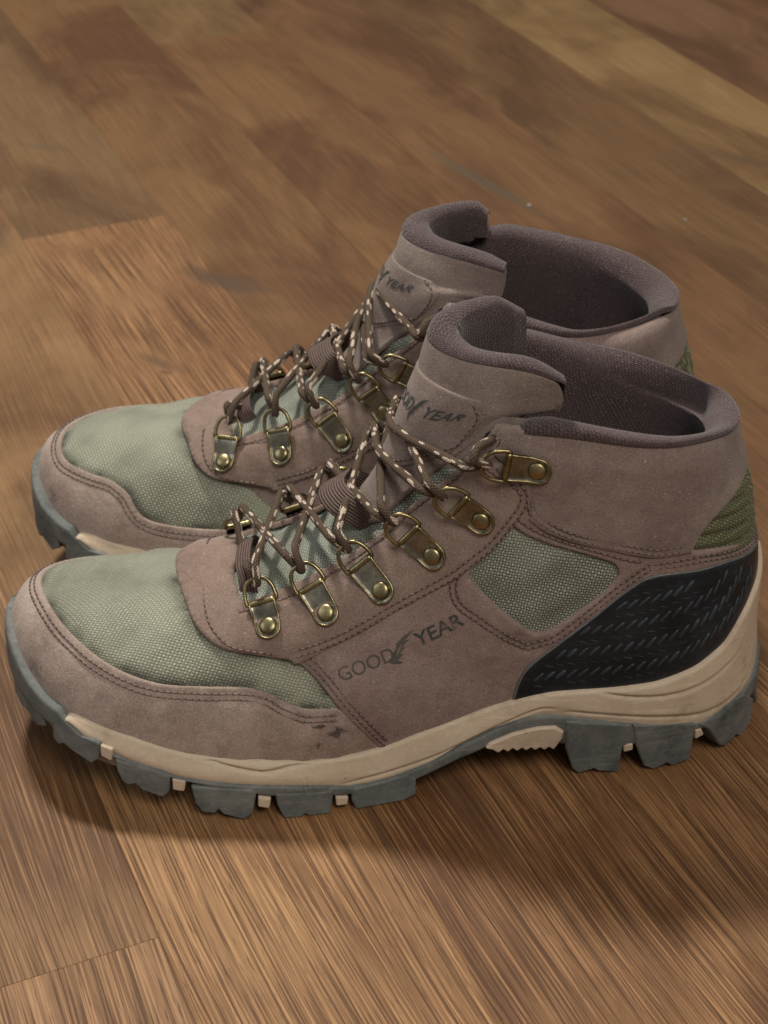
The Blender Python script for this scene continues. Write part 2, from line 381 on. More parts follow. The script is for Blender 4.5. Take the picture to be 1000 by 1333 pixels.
def panel(name, outline, h0, thick, mat, parent=None, holes=(), step=1.5, seams=(), puff=None, S=None, r=.0011, sc=(SU, SV), uvf=metric_uv, dirt=None):
    S = S or surf
    rings = []; allb = []
    for k, pl in enumerate([outline]+list(holes)):
        c = spline(pl, 12, True)
        c = resample(c, .0011, True, keys=S(c[:, 0], c[:, 1]))
        rings.append(c); allb.append(S(c[:, 0], c[:, 1]))
    B3 = np.vstack(allb)
    pts = []; edges = []; hs = []; n0 = 0
    for k, c in enumerate(rings):
        m = len(c)
        edges += [(n0+i, n0+(i+1) % m) for i in range(m)]; n0 += m
        pts.append(c)
    nb = n0
    # inset rings
    ins = []
    for k, c in enumerate(rings):
        e = 1e-3
        Pu = (S(c[:, 0]+e, c[:, 1])-S(c[:, 0]-e, c[:, 1]))/(2*e)
        v1 = np.clip(c[:, 1]+e, 0, 1); v0 = np.clip(c[:, 1]-e, 0, 1)
        Pv = (S(c[:, 0], v1)-S(c[:, 0], v0))/(v1-v0)[:, None]
        t2 = np.roll(c, -1, 0)-np.roll(c, 1, 0)
        T = Pu*t2[:, :1]+Pv*t2[:, 1:]; T /= np.linalg.norm(T, axis=1, keepdims=True)+1e-12
        N = np.cross(Pu, Pv); N /= np.linalg.norm(N, axis=1, keepdims=True)
        I = np.cross(N, T)
        a = (Pu*Pu).sum(1); b = (Pu*Pv).sum(1); d = (Pv*Pv).sum(1); p = (I*Pu).sum(1); q = (I*Pv).sum(1)
        det = a*d-b*b; du = (p*d-q*b)/det; dv = (a*q-b*p)/det
        D = np.stack([du, dv], 1)
        area2 = (c[:, 0]*np.roll(c[:, 1], -1)-np.roll(c[:, 0], -1)*c[:, 1]).sum()
        for dist in (.00035, .0010):
            for sg in (1, -1):
                q2 = c+D*sg*dist
                ok = inside(rings[0], q2)
                for hpl in rings[1:]: ok &= ~inside(hpl, q2)
                q2 = q2[ok]
                if len(q2):
                    P3 = S(q2[:, 0], q2[:, 1]); dm = mindist(P3, B3)
                    ins.append(q2[dm > dist*.75])
    pts += ins
    lo, hi = rings[0].min(0), rings[0].max(0)
    gu = np.arange(lo[0], hi[0], step*1e-3/sc[0]); gv = np.arange(lo[1], hi[1], step*1e-3/sc[1])
    g = np.stack(np.meshgrid(gu, gv, indexing='ij'), -1).reshape(-1, 2)
    ok = inside(rings[0], g)
    for hpl in rings[1:]: ok &= ~inside(hpl, g)
    g = g[ok]; g = g[(g[:, 1] >= 0) & (g[:, 1] <= 1)]
    if len(g):
        d = mindist(S(g[:, 0], g[:, 1]), B3); g = g[d > .0016]
    pts.append(g)
    A = np.vstack(pts)
    A2 = A*np.array(sc)
    res = delaunay_2d_cdt([Vector(p) for p in A2.tolist()], edges, [], 0, 1e-7)
    V2 = np.array([tuple(v) for v in res[0]])/np.array(sc)
    F3 = np.array([f for f in res[2] if len(f) == 3])
    cen = V2[F3].mean(1); ok = inside(rings[0], cen)
    for hpl in rings[1:]: ok &= ~inside(hpl, cen)
    F3 = F3[ok]
    P = S(V2[:, 0], V2[:, 1]); N = S(V2[:, 0], V2[:, 1], 1.0)-P
    d = mindist(P, B3); t = np.clip(d/r, 0, 1)
    h = h0 + thick*np.sqrt(np.clip(1-(1-t)**2, 0, 1)); h[d < 1e-5] = h0-.0006
    for (sm, depth, wd) in seams:
        sd = mindist(P, sm); h -= depth*np.exp(-(sd/wd)**2)
    if puff is not None: h += puff(V2, P, d)
    Q = P+N*h[:, None]
    e = V2[F3]; ar = (e[:, 1, 0]-e[:, 0, 0])*(e[:, 2, 1]-e[:, 0, 1])-(e[:, 1, 1]-e[:, 0, 1])*(e[:, 2, 0]-e[:, 0, 0])
    # orient outward
    fn = np.cross(Q[F3[:, 1]]-Q[F3[:, 0]], Q[F3[:, 2]]-Q[F3[:, 0]]); dn = (fn*N[F3].mean(1)).sum(1)
    F3[dn < 0] = F3[dn < 0][:, ::-1]
    uvc = uvf(V2, P)
    o = obj(name, Q, F3.tolist(), mat, parent, uv=uvc[F3].tolist())
    if dirt is not None:
        at = o.data.attributes.new('grime', 'FLOAT', 'POINT'); at.data.foreach_set('value', np.exp(-(mindist(P, dirt)/.0024)).astype(np.float32))
    return o

def grid_obj(name, G, mat, parent, closed_u=False, uvs=None, flip=False, kind=None, smooth=True):
    """G (nu,nv,3) sheet"""
    nu, nv = G.shape[:2]; F = []; 
    for i in range(nu if closed_u else nu-1):
        i2 = (i+1) % nu
        for j in range(nv-1):
            f = (i*nv+j, i2*nv+j, i2*nv+j+1, i*nv+j+1); F.append(f[::-1] if flip else f)
    uv = None
    if uvs is not None:
        U = uvs.reshape(-1, 2); uv = [[U[k] for k in f] for f in F]
    return obj(name, G.reshape(-1, 3), F, mat, parent, uv=uv, smooth=smooth, kind=kind)

def frames(P):
    T = np.gradient(P, axis=0); T /= np.linalg.norm(T, axis=1, keepdims=True)+1e-12
    N = np.zeros_like(T); n = np.cross(T[0], (0, 0, 1.)); n = n if np.linalg.norm(n) > .1 else np.cross(T[0], (0, 1., 0)); n /= np.linalg.norm(n)
    for i in range(len(T)):
        n = n-T[i]*(n@T[i]); n /= np.linalg.norm(n)+1e-12; N[i] = n
    return T, N, np.cross(T, N)
def tube(name, P, rad, mat, parent, sides=10, closed=False, kind=None, flat=1.0, noise=0):
    P = np.asarray(P); T, N, B = frames(P); n = len(P); rad = np.broadcast_to(rad, n)
    if closed:
        T, N, B = frames(np.vstack([P, P[:2]])); T, N, B = T[:n], N[:n], B[:n]
    an = np.arange(sides)/sides*2*math.pi
    G = P[:, None]+rad[:, None, None]*(np.cos(an)[None, :, None]*N[:, None]+flat*np.sin(an)[None, :, None]*B[:, None])
    s = arclen(P)*1000; F = []; uv = []
    for i in range(n if closed else n-1):
        i2 = (i+1) % n
        s2 = s[i+1] if i+1 < n else s[i]+.5
        for k in range(sides):
            k2 = (k+1) % sides; F.append((i*sides+k, i*sides+k2, i2*sides+k2, i2*sides+k))
            a, b = k/sides*9.4, (k+1)/sides*9.4; uv.append([(s[i], a), (s[i], b), (s2, b), (s2, a)])
    V = G.reshape(-1, 3)
    if not closed:
        V = np.vstack([V, P[:1], P[-1:]]); a, b = n*sides, n*sides+1
        for k in range(sides):
            k2 = (k+1) % sides
            F.append((a, k2, k)); uv.append([(0, 0)]*3)
            F.append((b, (n-1)*sides+k, (n-1)*sides+k2)); uv.append([(0, 0)]*3)
    return obj(name, V, F, mat, parent, uv=uv, kind=kind)

def offset_curve(uv, off, S=None):
    """shift a uv polyline sideways by off metres on the surface"""
    S = S or surf; e = 1e-3
    Pu = (S(uv[:, 0]+e, uv[:, 1])-S(uv[:, 0]-e, uv[:, 1]))/(2*e)
    v1 = np.clip(uv[:, 1]+e, 0, 1); v0 = np.clip(uv[:, 1]-e, 0, 1)
    Pv = (S(uv[:, 0], v1)-S(uv[:, 0], v0))/(v1-v0)[:, None]
    t2 = np.gradient(uv, axis=0); T = Pu*t2[:, :1]+Pv*t2[:, 1:]; T /= np.linalg.norm(T, axis=1, keepdims=True)+1e-12
    N = np.cross(Pu, Pv); N /= np.linalg.norm(N, axis=1, keepdims=True); I = np.cross(N, T)
    a = (Pu*Pu).sum(1); b = (Pu*Pv).sum(1); d = (Pv*Pv).sum(1); p = (I*Pu).sum(1); q = (I*Pv).sum(1)
    det = a*d-b*b
    return uv+np.stack([(p*d-q*b)/det, (a*q-b*p)/det], 1)*off

def curve_uv(pts, step=.0008, S=None):
    S = S or surf
    c = spline(pts, 12); return resample(c, step, keys=S(c[:, 0], c[:, 1]))

def capsules(name, segs, rad, mats, parent, idx):
    """many little thread capsules joined; segs: (p, q, n)"""
    V = []; F = []; mi = []
    for k, (p, q, n) in enumerate(segs):
        t = q-p; L = np.linalg.norm(t)+1e-9; t = t/L; b = np.cross(n, t); r = rad[k] if hasattr(rad, '__len__') else rad
        base = len(V)
        for s_, rr in ((0, .45), (.22, 1), (.78, 1), (1, .45)):
            c = p+t*L*s_
            for a in range(6):
                an = a/6*2*math.pi; V.append(c+r*rr*(math.cos(an)*b+math.sin(an)*n))
        for s_ in range(3):
            for a in range(6):
                a2 = (a+1) % 6; F.append((base+s_*6+a, base+s_*6+a2, base+s_*6+6+a2, base+s_*6+6+a)); mi.append(idx[k])
        F.append(tuple(base+a for a in range(5, -1, -1))); mi.append(idx[k])
        F.append(tuple(base+18+a for a in range(6))); mi.append(idx[k])
    return obj(name, V, F, None, parent, mats=mats, midx=mi, kind='stuff')

class Stitcher:
    def __init__(s): s.segs = []; s.rad = []; s.idx = []
    def row(s, uv, h, S=None, pitch=.0026, ln=.0018, rad=.00035, hole=True):
        S = S or surf
        P = S(uv[:, 0], uv[:, 1], h); N = S(uv[:, 0], uv[:, 1], 1.0)-S(uv[:, 0], uv[:, 1])
        a = arclen(P); n = int(a[-1]/pitch)
        for k in range(n):
            s0 = (k+.12)*pitch; s1 = s0+ln
            def at(x, A): return np.array([np.interp(x, a, A[:, i]) for i in range(3)])
            p, q = at(s0, P), at(s1, P); nn = at((s0+s1)/2, N); nn /= np.linalg.norm(nn)
            j = random.uniform(-.00012, .00012); tv = q-p; bb = np.cross(nn, tv); bb /= np.linalg.norm(bb)+1e-9
            s.segs.append((p+bb*j, q-bb*j*.5, nn)); s.rad.append(rad); s.idx.append(0)
            if hole:
                m = at(s1+(pitch-ln)/2, P); s.segs.append((m-tv*.14, m+tv*.14, nn)); s.rad.append(rad*.95); s.idx.append(1)
    def double(s, pts, h, gap=.0022, S=None):
        c = curve_uv(pts, S=S)
        for off in (gap/2, -gap/2): s.row(offset_curve(c, off, S), h, S)
        return (S or surf)(c[:, 0], c[:, 1])
    def single(s, pts, h, S=None):
        c = curve_uv(pts, S=S); s.row(c, h, S); return (S or surf)(c[:, 0], c[:, 1])
    def build(s, parent): return capsules('stitching', s.segs, s.rad, [M['thread'], M['hole']], parent, s.idx)

def text_mesh(body, bold=.0, weight_shear=0.):
    cu = bpy.data.curves.new('tmp', 'FONT'); cu.body = body; cu.size = 1.0; cu.offset = bold; cu.shear = weight_shear; cu.resolution_u = 6
    o = bpy.data.objects.new('tmp', cu); COL.objects.link(o)
    bpy.context.view_layer.update()
    dg = bpy.context.evaluated_depsgraph_get(); me = o.evaluated_get(dg).to_mesh()
    V = np.array([v.co[:2] for v in me.vertices]); F = [tuple(p.vertices) for p in me.polygons]
    o.evaluated_get(dg).to_mesh_clear(); bpy.data.objects.remove(o); bpy.data.curves.remove(cu)
    return V, F

# ================================================================= boot data (u round the boot from the heel, v from sole to collar)
mir = lambda L: [(1-u, v) for u, v in reversed(L)]
WINDOW = [(.2421,.6861),(.2421,.6861),(.2224,.624),(.1759,.5008),(.1690,.4750),(.1659,.4239),(.1758,.363),(.1965,.2960),(.2057,.2898),(.2114,.307),(.2374,.4347),(.2573,.5325),(.2579,.5578),(.2507,.6202)]
DIAG = [(.4720,.5450),(.4376,.5150),(.4034,.4665),(.3811,.4326),(.364,.4227),(.3458,.4087),(.3329,.3727),(.3184,.2995),(.3035,.1812),(.2905,.063)]
RAND_LAT = [(.3169,.2508),(.3262,.2569),(.3357,.2812),(.345,.3134),(.3565,.3285),(.3754,.3216),(.396,.3136),(.4192,.3236),(.4432,.3336),(.4604,.3363),(.4796,.3375)]
RAND_MED = [(.502,.328),(.5273,.315),(.5492,.342),(.5659,.357),(.5854,.3348),(.6046,.268),(.6201,.2520),(.648,.2510),(.6637,.2700)]
STITCH_EYE = [(.3444,.426),(.327,.4576),(.2992,.5155),(.2720,.5601),(.2580,.6120),(.2523,.6395),(.2453,.7044),(.2411,.7565),(.2468,.7989),(.2661,.8423),(.2900,.8854)]
COUNTER = [(.2194,.0822),(.2163,.1413),(.2097,.1879),(.1913,.2504),(.1734,.3113),(.1539,.3907),(.1399,.4119),(.1081,.3827),(.0822,.3622),(.039,.3152),(.012,.302)]
OLIVE = [(.1108,.4498),(.1085,.4847),(.0952,.5318),(.0645,.576),(.0281,.6066),(.008,.613)]
THROAT = [(.486,.640),(.4650,.616),(.4367,.591),(.4120,.565),(.4015,.6089),(.3909,.6749),(.3806,.734),(.3717,.8145),(.3564,.8561),(.3354,.8878),(.315,.9419),(.303,.9999)]
EDGE = [(.0,.262),(.0345,.2336),(.0527,.2157),(.0686,.176),(.0832,.1198),(.1047,.0838),(.1316,.0687),(.1612,.0732),(.1949,.0817),(.2203,.0781),(.2442,.0736),(.2609,.0761),(.2769,.0776),(.2925,.0738),(.3181,.0813),(.3446,.1061),(.3729,.1191),(.3979,.1497),(.4279,.1548),(.4474,.1400),(.4616,.1420),(.4714,.150),(.4809,.162),(.5,.168),(.519,.155),(.5386,.1420),(.559,.1465),(.5854,.1543),(.6069,.1483)]
EDGE = EDGE+mir([e for e in EDGE if 0 < e[0] < .38])
ZM = [(.0,.040),(.0167,.0375),(.0412,.0330),(.0565,.0281),(.0765,.0239),(.0926,.0218),(.1059,.0231),(.13,.0236),(.1602,.0291),(.1864,.0326),(.2016,.0337),(.2139,.032),(.2321,.0274),(.2496,.0217),(.2664,.0156),(.2746,.0139),(.2906,.0109),(.3092,.0110),(.3162,.0127),(.3361,.0151),(.3578,.0168),(.3766,.0191),(.3895,.0223),(.4033,.0259),(.4182,.0291),(.4367,.0385),(.4420,.0440),(.4450,.080),(.5,.080)]
ZB = [(.0,.024),(.0367,.0192),(.0686,.0169),(.0982,.0188),(.1233,.0163),(.1434,.0152),(.1632,.0159),(.1854,.0164),(.208,.0188),(.225,.022),(.2495,.016),(.2747,.0085),(.2907,.0076),(.3094,.0074),(.3267,.0092),(.3427,.0110),(.3581,.0145),(.3768,.0185),(.3898,.0225),(.407,.0285),(.4224,.0300),(.4398,.0302),(.453,.0313),(.475,.033),(.5,.034)]
G1 = [(.4361,.043),(.4172,.0397),(.3956,.0335),(.3691,.0277),(.3563,.0239),(.3434,.0216),(.3335,.0228),(.319,.024),(.3015,.026),(.2824,.028),(.2581,.0322)]
G2 = [(.3134,.0126),(.2905,.0143),(.2622,.0188),(.2322,.0282),(.2046,.0364),(.1901,.0364)]
G3 = [(.172,.0453),(.1517,.0423),(.1278,.0411),(.106,.0427),(.0894,.0461),(.0715,.0523),(.0597,.0608)]
G4 = [(.19,.0353),(.1607,.0329),(.1263,.0303),(.0972,.0276),(.0737,.0291),(.0522,.0366),(.0353,.0511)]
LUGS = [
 [(.1872,.031),(.1853,.0155),(.1793,.0064),(.1754,.0031),(.1653,.0065),(.1617,.0051),(.149,.0038),(.1484,.0155),(.1429,.0179),(.1445,.0277)],
 [(.1445,.0277),(.1406,.0159),(.1328,.0064),(.126,.004),(.1168,.0066),(.1129,.0047),(.099,.0063),(.1005,.0191),(.102,.0237)],
 [(.0998,.0224),(.0905,.0178),(.0719,.0068),(.0648,.0044),(.0509,.0067),(.0456,.0043),(.0315,.007),(.033,.0166),(.0565,.0281)],
 [(.0400,.0321),(.0308,.0187),(.0200,.010),(.0060,.0085),(-.010,.012),(-.012,.030),(.008,.036)],
 [(.3067,.0103),(.3069,.0043),(.3052,-.0011),(.2985,-.0012),(.2908,-.0019),(.2892,-.0001),(.2808,-.0005),(.2743,.0023),(.2742,.01),(.2786,.0126)],
 [(.34,.0124),(.3393,.0067),(.337,.0004),(.3295,-.0004),(.3278,.0017),(.3262,-.0008),(.3167,-.0027),(.3154,.0076),(.3152,.011)],
 [(.3738,.0162),(.3724,.008),(.3697,.004),(.3647,.0038),(.3631,.0057),(.361,.0031),(.3524,.0004),(.3491,.0034),(.3475,.0128),(.3486,.0151)],
 [(.4063,.0254),(.406,.0197),(.4041,.0155),(.4014,.0138),(.3977,.0152),(.395,.0125),(.3856,.0099),(.3831,.0125),(.382,.0201),(.3845,.0217)],
 [(.4396,.0322),(.441,.0245),(.4373,.023),(.4336,.025),(.4302,.0236),(.4183,.0202),(.4149,.0231),(.4129,.0311),(.4159,.0319)],
 [(.476,.040),(.477,.027),(.470,.024),(.462,.027),(.452,.024),(.446,.027),(.446,.036)],
]
NUBS = [[(.1485,.0163),(.1473,.0118),(.1415,.0129),(.1421,.0165)],[(.1003,.0193),(.0986,.0136),(.0916,.0149),(.0951,.0189)],
 [(.3143,.0078),(.3141,.0032),(.3088,.0031),(.3083,.0068)],[(.3469,.0113),(.3471,.0064),(.3425,.0054),(.3416,.0103)],
 [(.3814,.0194),(.3814,.0138),(.3766,.0134),(.3756,.0187)],[(.4133,.0307),(.4135,.0253),(.4083,.0238),(.407,.0298)]]
PLATES = [((.3924,.5604),(.3704,.5012)),((.3726,.6081),(.3444,.5337)),((.3519,.6633),(.3171,.5716)),((.3309,.7356),(.2922,.6429)),((.2995,.7958),(.2677,.7253)),((.2697,.8852),(.2393,.8546))]
PLATES_IN = [((.590,.550),(.613,.485)),((.618,.600),(.643,.525)),((.648,.645),(.680,.558)),((.666,.730),(.701,.638)),((.684,.798),(.722,.730)),((.7303,.8852),(.7607,.8546))]

# tongue sheet: columns outer wing -> inner wing, rows up
def build_tongue(mirror):
    """tongue sheet TG (s, t, 3); each tongue sits a little twisted in its boot"""
    global TG, _tn, CLOUD_P, CLOUD_N
    a = surf(np.array([.405,.43,.46,.5,.54,.57,.595]), np.full(7, .80), .0008)
    b = surf(np.array([.365,.40,.45,.5,.55,.60,.635]), np.full(7, .90), .0012)
    us = np.array([.275 if not mirror else .290,.335,.42,.5,.58,.665,.725])
    cc = surf(us, np.full(7, .995), 0.0)+surf_n(us, np.full(7, .995))*np.array([-.004,-.001,.0012,.0014,.0012,-.001,-.005])[:, None]
    if not mirror:
        d = np.array([(.0950,.0235,.160),(.112,.0245,.163),(.131,.0160,.163),(.1425,-.003,.162),(.134,-.021,.160),(.116,-.031,.157),(.101,-.0345,.152)])
        e = np.array([(.0935,.0240,.1725),(.109,.0245,.1790),(.1275,.0140,.1770),(.1385,-.003,.177),(.131,-.019,.176),(.115,-.030,.173),(.102,-.0340,.169)])
    else:
        d = np.array([(.1060,.0240,.158),(.117,.0225,.160),(.132,.0150,.160),(.1425,-.003,.159),(.133,-.021,.160),(.114,-.032,.160),(.0965,-.0340,.158)])
        e = np.array([(.1060,.0235,.1680),(.115,.0225,.1700),(.1290,.0135,.1710),(.1385,-.003,.172),(.129,-.019,.172),(.111,-.031,.1735),(.0955,-.0340,.171)])
    TR = np.array([a, b, cc, d, e])
    tg = _spl(TR.reshape(5, -1), False, 61).reshape(61, 7, 3).transpose(1, 0, 2)
    TG = _spl(tg.reshape(7, -1), False, 121).reshape(121, 61, 3)
    _tn = np.cross(np.gradient(TG, axis=0), np.gradient(TG, axis=1)); _tn /= np.linalg.norm(_tn, axis=2, keepdims=True)
    if _tn[60, 50, 0] < 0: _tn = -_tn
    U, V = np.meshgrid(np.linspace(.3, .7, 121), np.linspace(.45, .93, 80))
    CLOUD_P = np.vstack([surf(U, V).reshape(-1, 3), TG[::2, 12::2].reshape(-1, 3)])
    CLOUD_N = np.vstack([surf_n(U, V).reshape(-1, 3), _tn[::2, 12::2].reshape(-1, 3)])
def tsurf(s, t, h=0.0):
    s = np.clip(np.asarray(s, float), 0, 1)*120; t = np.clip(np.asarray(t, float), 0, 1)*60
    i = np.minimum(s.astype(int), 119); j = np.minimum(t.astype(int), 59); f = (s-i)[..., None]; g = (t-j)[..., None]
    L = lambda A: (A[i, j]*(1-f)+A[i+1, j]*f)*(1-g)+(A[i, j+1]*(1-f)+A[i+1, j+1]*f)*g
    n = L(_tn); n /= np.linalg.norm(n, axis=-1, keepdims=True)
    return L(TG)+n*(np.asarray(h)[..., None] if np.ndim(h) else h)
def hover(p, h):
    k = ((CLOUD_P-p)**2).sum(1).argmin(); n = CLOUD_N[k]
    return CLOUD_P[k]+(p-CLOUD_P[k])-n*((p-CLOUD_P[k])@n)+n*h

def edge_v(u):
    E = sorted(EDGE); ue = np.array([e[0] for e in E]+[1.0]); ve = np.array([e[1] for e in E]+[E[0][1]])
    v = np.interp(np.asarray(u) % 1, ue, ve); return v
def tabz(T, u):
    u = np.asarray(u) % 1; u = np.minimum(u, 1-u); return np.interp(u, [t[0] for t in T], [t[1] for t in T])
def smooth_per(a, k=3):
    for _ in range(k): a = (np.roll(a, 1)+2*a+np.roll(a, -1))/4
    return a

def extrude_block(name, poly, mat, parent, out=.0012, depth=.016, taper=.08, S=None):
    """block with its outer face on the sole wall, running inwards; poly in (u,z)"""
    c = np.array(poly, float); n = len(c); cu, cz = c.mean(0)
    zt = c[:, 1].max()
    V = []
    for k, (ex, sh) in enumerate(((out-.0012, .93), (out, 1.0), (-depth, 1-taper))):
        u = cu+(c[:, 0]-cu)*sh; z = c[:, 1] if k else cz+(c[:, 1]-cz)*.96
        if k == 0: ex = out+.0007
        V.append(wall(u, np.maximum(z, .0002), ex*np.ones(n)))
    order = [0, 1, 2]; V = np.vstack(V); F = []
    for a, b in ((0, 1), (1, 2)):
        for i in range(n):
            j = (i+1) % n; F.append((a*n+i, a*n+j, b*n+j, b*n+i))
    F.append(tuple(range(n-1, -1, -1))); F.append(tuple(2*n+i for i in range(n)))
    o = obj(name, V, F, mat, parent, smooth=False)
    bm = bmesh.new(); bm.from_mesh(o.data); bmesh.ops.recalc_face_normals(bm, faces=bm.faces)
    bmesh.ops.triangulate(bm, faces=[f for f in bm.faces if len(f.verts) > 4]); bm.to_mesh(o.data); bm.free()
    md = o.modifiers.new('bevel', 'BEVEL'); md.width = .0006; md.segments = 2; md.limit_method = 'ANGLE'; md.angle_limit = .6
    return o

def make_eyelet(parent, F, R, n):
    t = R-F; d0 = np.linalg.norm(t); n = n-t*(n@t)/(t@t); n /= np.linalg.norm(n); t /= d0; b = np.cross(n, t)
    L = d0+.0052
    a_ = np.linspace(0, 1, 22); ew = 9
    # plate
    rows = []
    for x in np.concatenate([np.linspace(-.0004, d0, 12), d0+.0047*np.sin(np.linspace(.15, 1.0, 8)*math.pi/2)]):
        hw = np.interp(x, [0, d0], [.0051, .0047]) if x <= d0 else max(.0047*math.sqrt(max(0, 1-((x-d0)/.0047)**2)), .0003)
        hz = np.interp(x, [-.0004, .002, d0-.003, L], [.0034, .0031, .0009, .0007])
        r = []
        for y in (-1, -.97, -.9, -.78, -.5, 0, .5, .78, .9, .97, 1):
            rim = .00045*math.exp(-((1-abs(y))/.12)**2)
            if x > d0: rim = max(rim, .00045*math.exp(-((.0047-(x-d0))/.0008)**2))
            z = hz+rim if abs(y) < 1 else hz-.0012
            r.append(F+t*x+b*hw*y+n*z)
        rows.append(r)
    G = np.array(rows); tail = G[-1].copy()-n*.0014; G = np.concatenate([G, tail[None]])
    e = grid_obj('eyelet', G, M['plate'], parent)
    rimp = [G[k, 1]+n*.0001 for k in range(1, len(G)-2)]+[G[k, -2]+n*.0001 for k in range(len(G)-3, 0, -1)]
    tube('plate_rim', resample(np.array(rimp), .0008), .00050, M['brass'], e, 6)
    # rivet dome
    V = []; Fc = []; c = F+t*(d0-.0003)
    prof = [(.0034, .0008), (.0034, .0014), (.0030, .0019), (.0022, .0022), (.0012, .00235), (.0, .0024)]
    for k, (r_, z) in enumerate(prof):
        for i in range(20):
            an = i/20*2*math.pi; V.append(c+r_*(math.cos(an)*t+math.sin(an)*b)+n*z)
    for k in range(len(prof)-1):
        for i in range(20):
            j = (i+1) % 20; Fc.append((k*20+i, k*20+j, k*20+20+j, k*20+20+i))
    obj('rivet', V, Fc, M['brass'], e)
    # folded end and ring
    tube('fold', [F+n*.0030+b*x for x in np.linspace(-.0053, .0053, 8)], .00125, M['brass'], e, 12)
    tilt = .34; o = -t*math.cos(tilt)+n*math.sin(tilt); C0 = F+n*.0032
    an = np.linspace(0, math.pi, 26)
    P = [C0+b*.0060*math.copysign(abs(math.cos(a))**.72, math.cos(a))+o*(.0092*math.sin(a)**.8) for a in an]
    P = [C0+b*.0053-o*.0002]+P+[C0-b*.0053-o*.0002]
    P.append(P[0])
    tube('ring', resample(np.array(P), .0006), .00082, M['brass'], e, 10)
    return C0+o*.0092, o, b, n

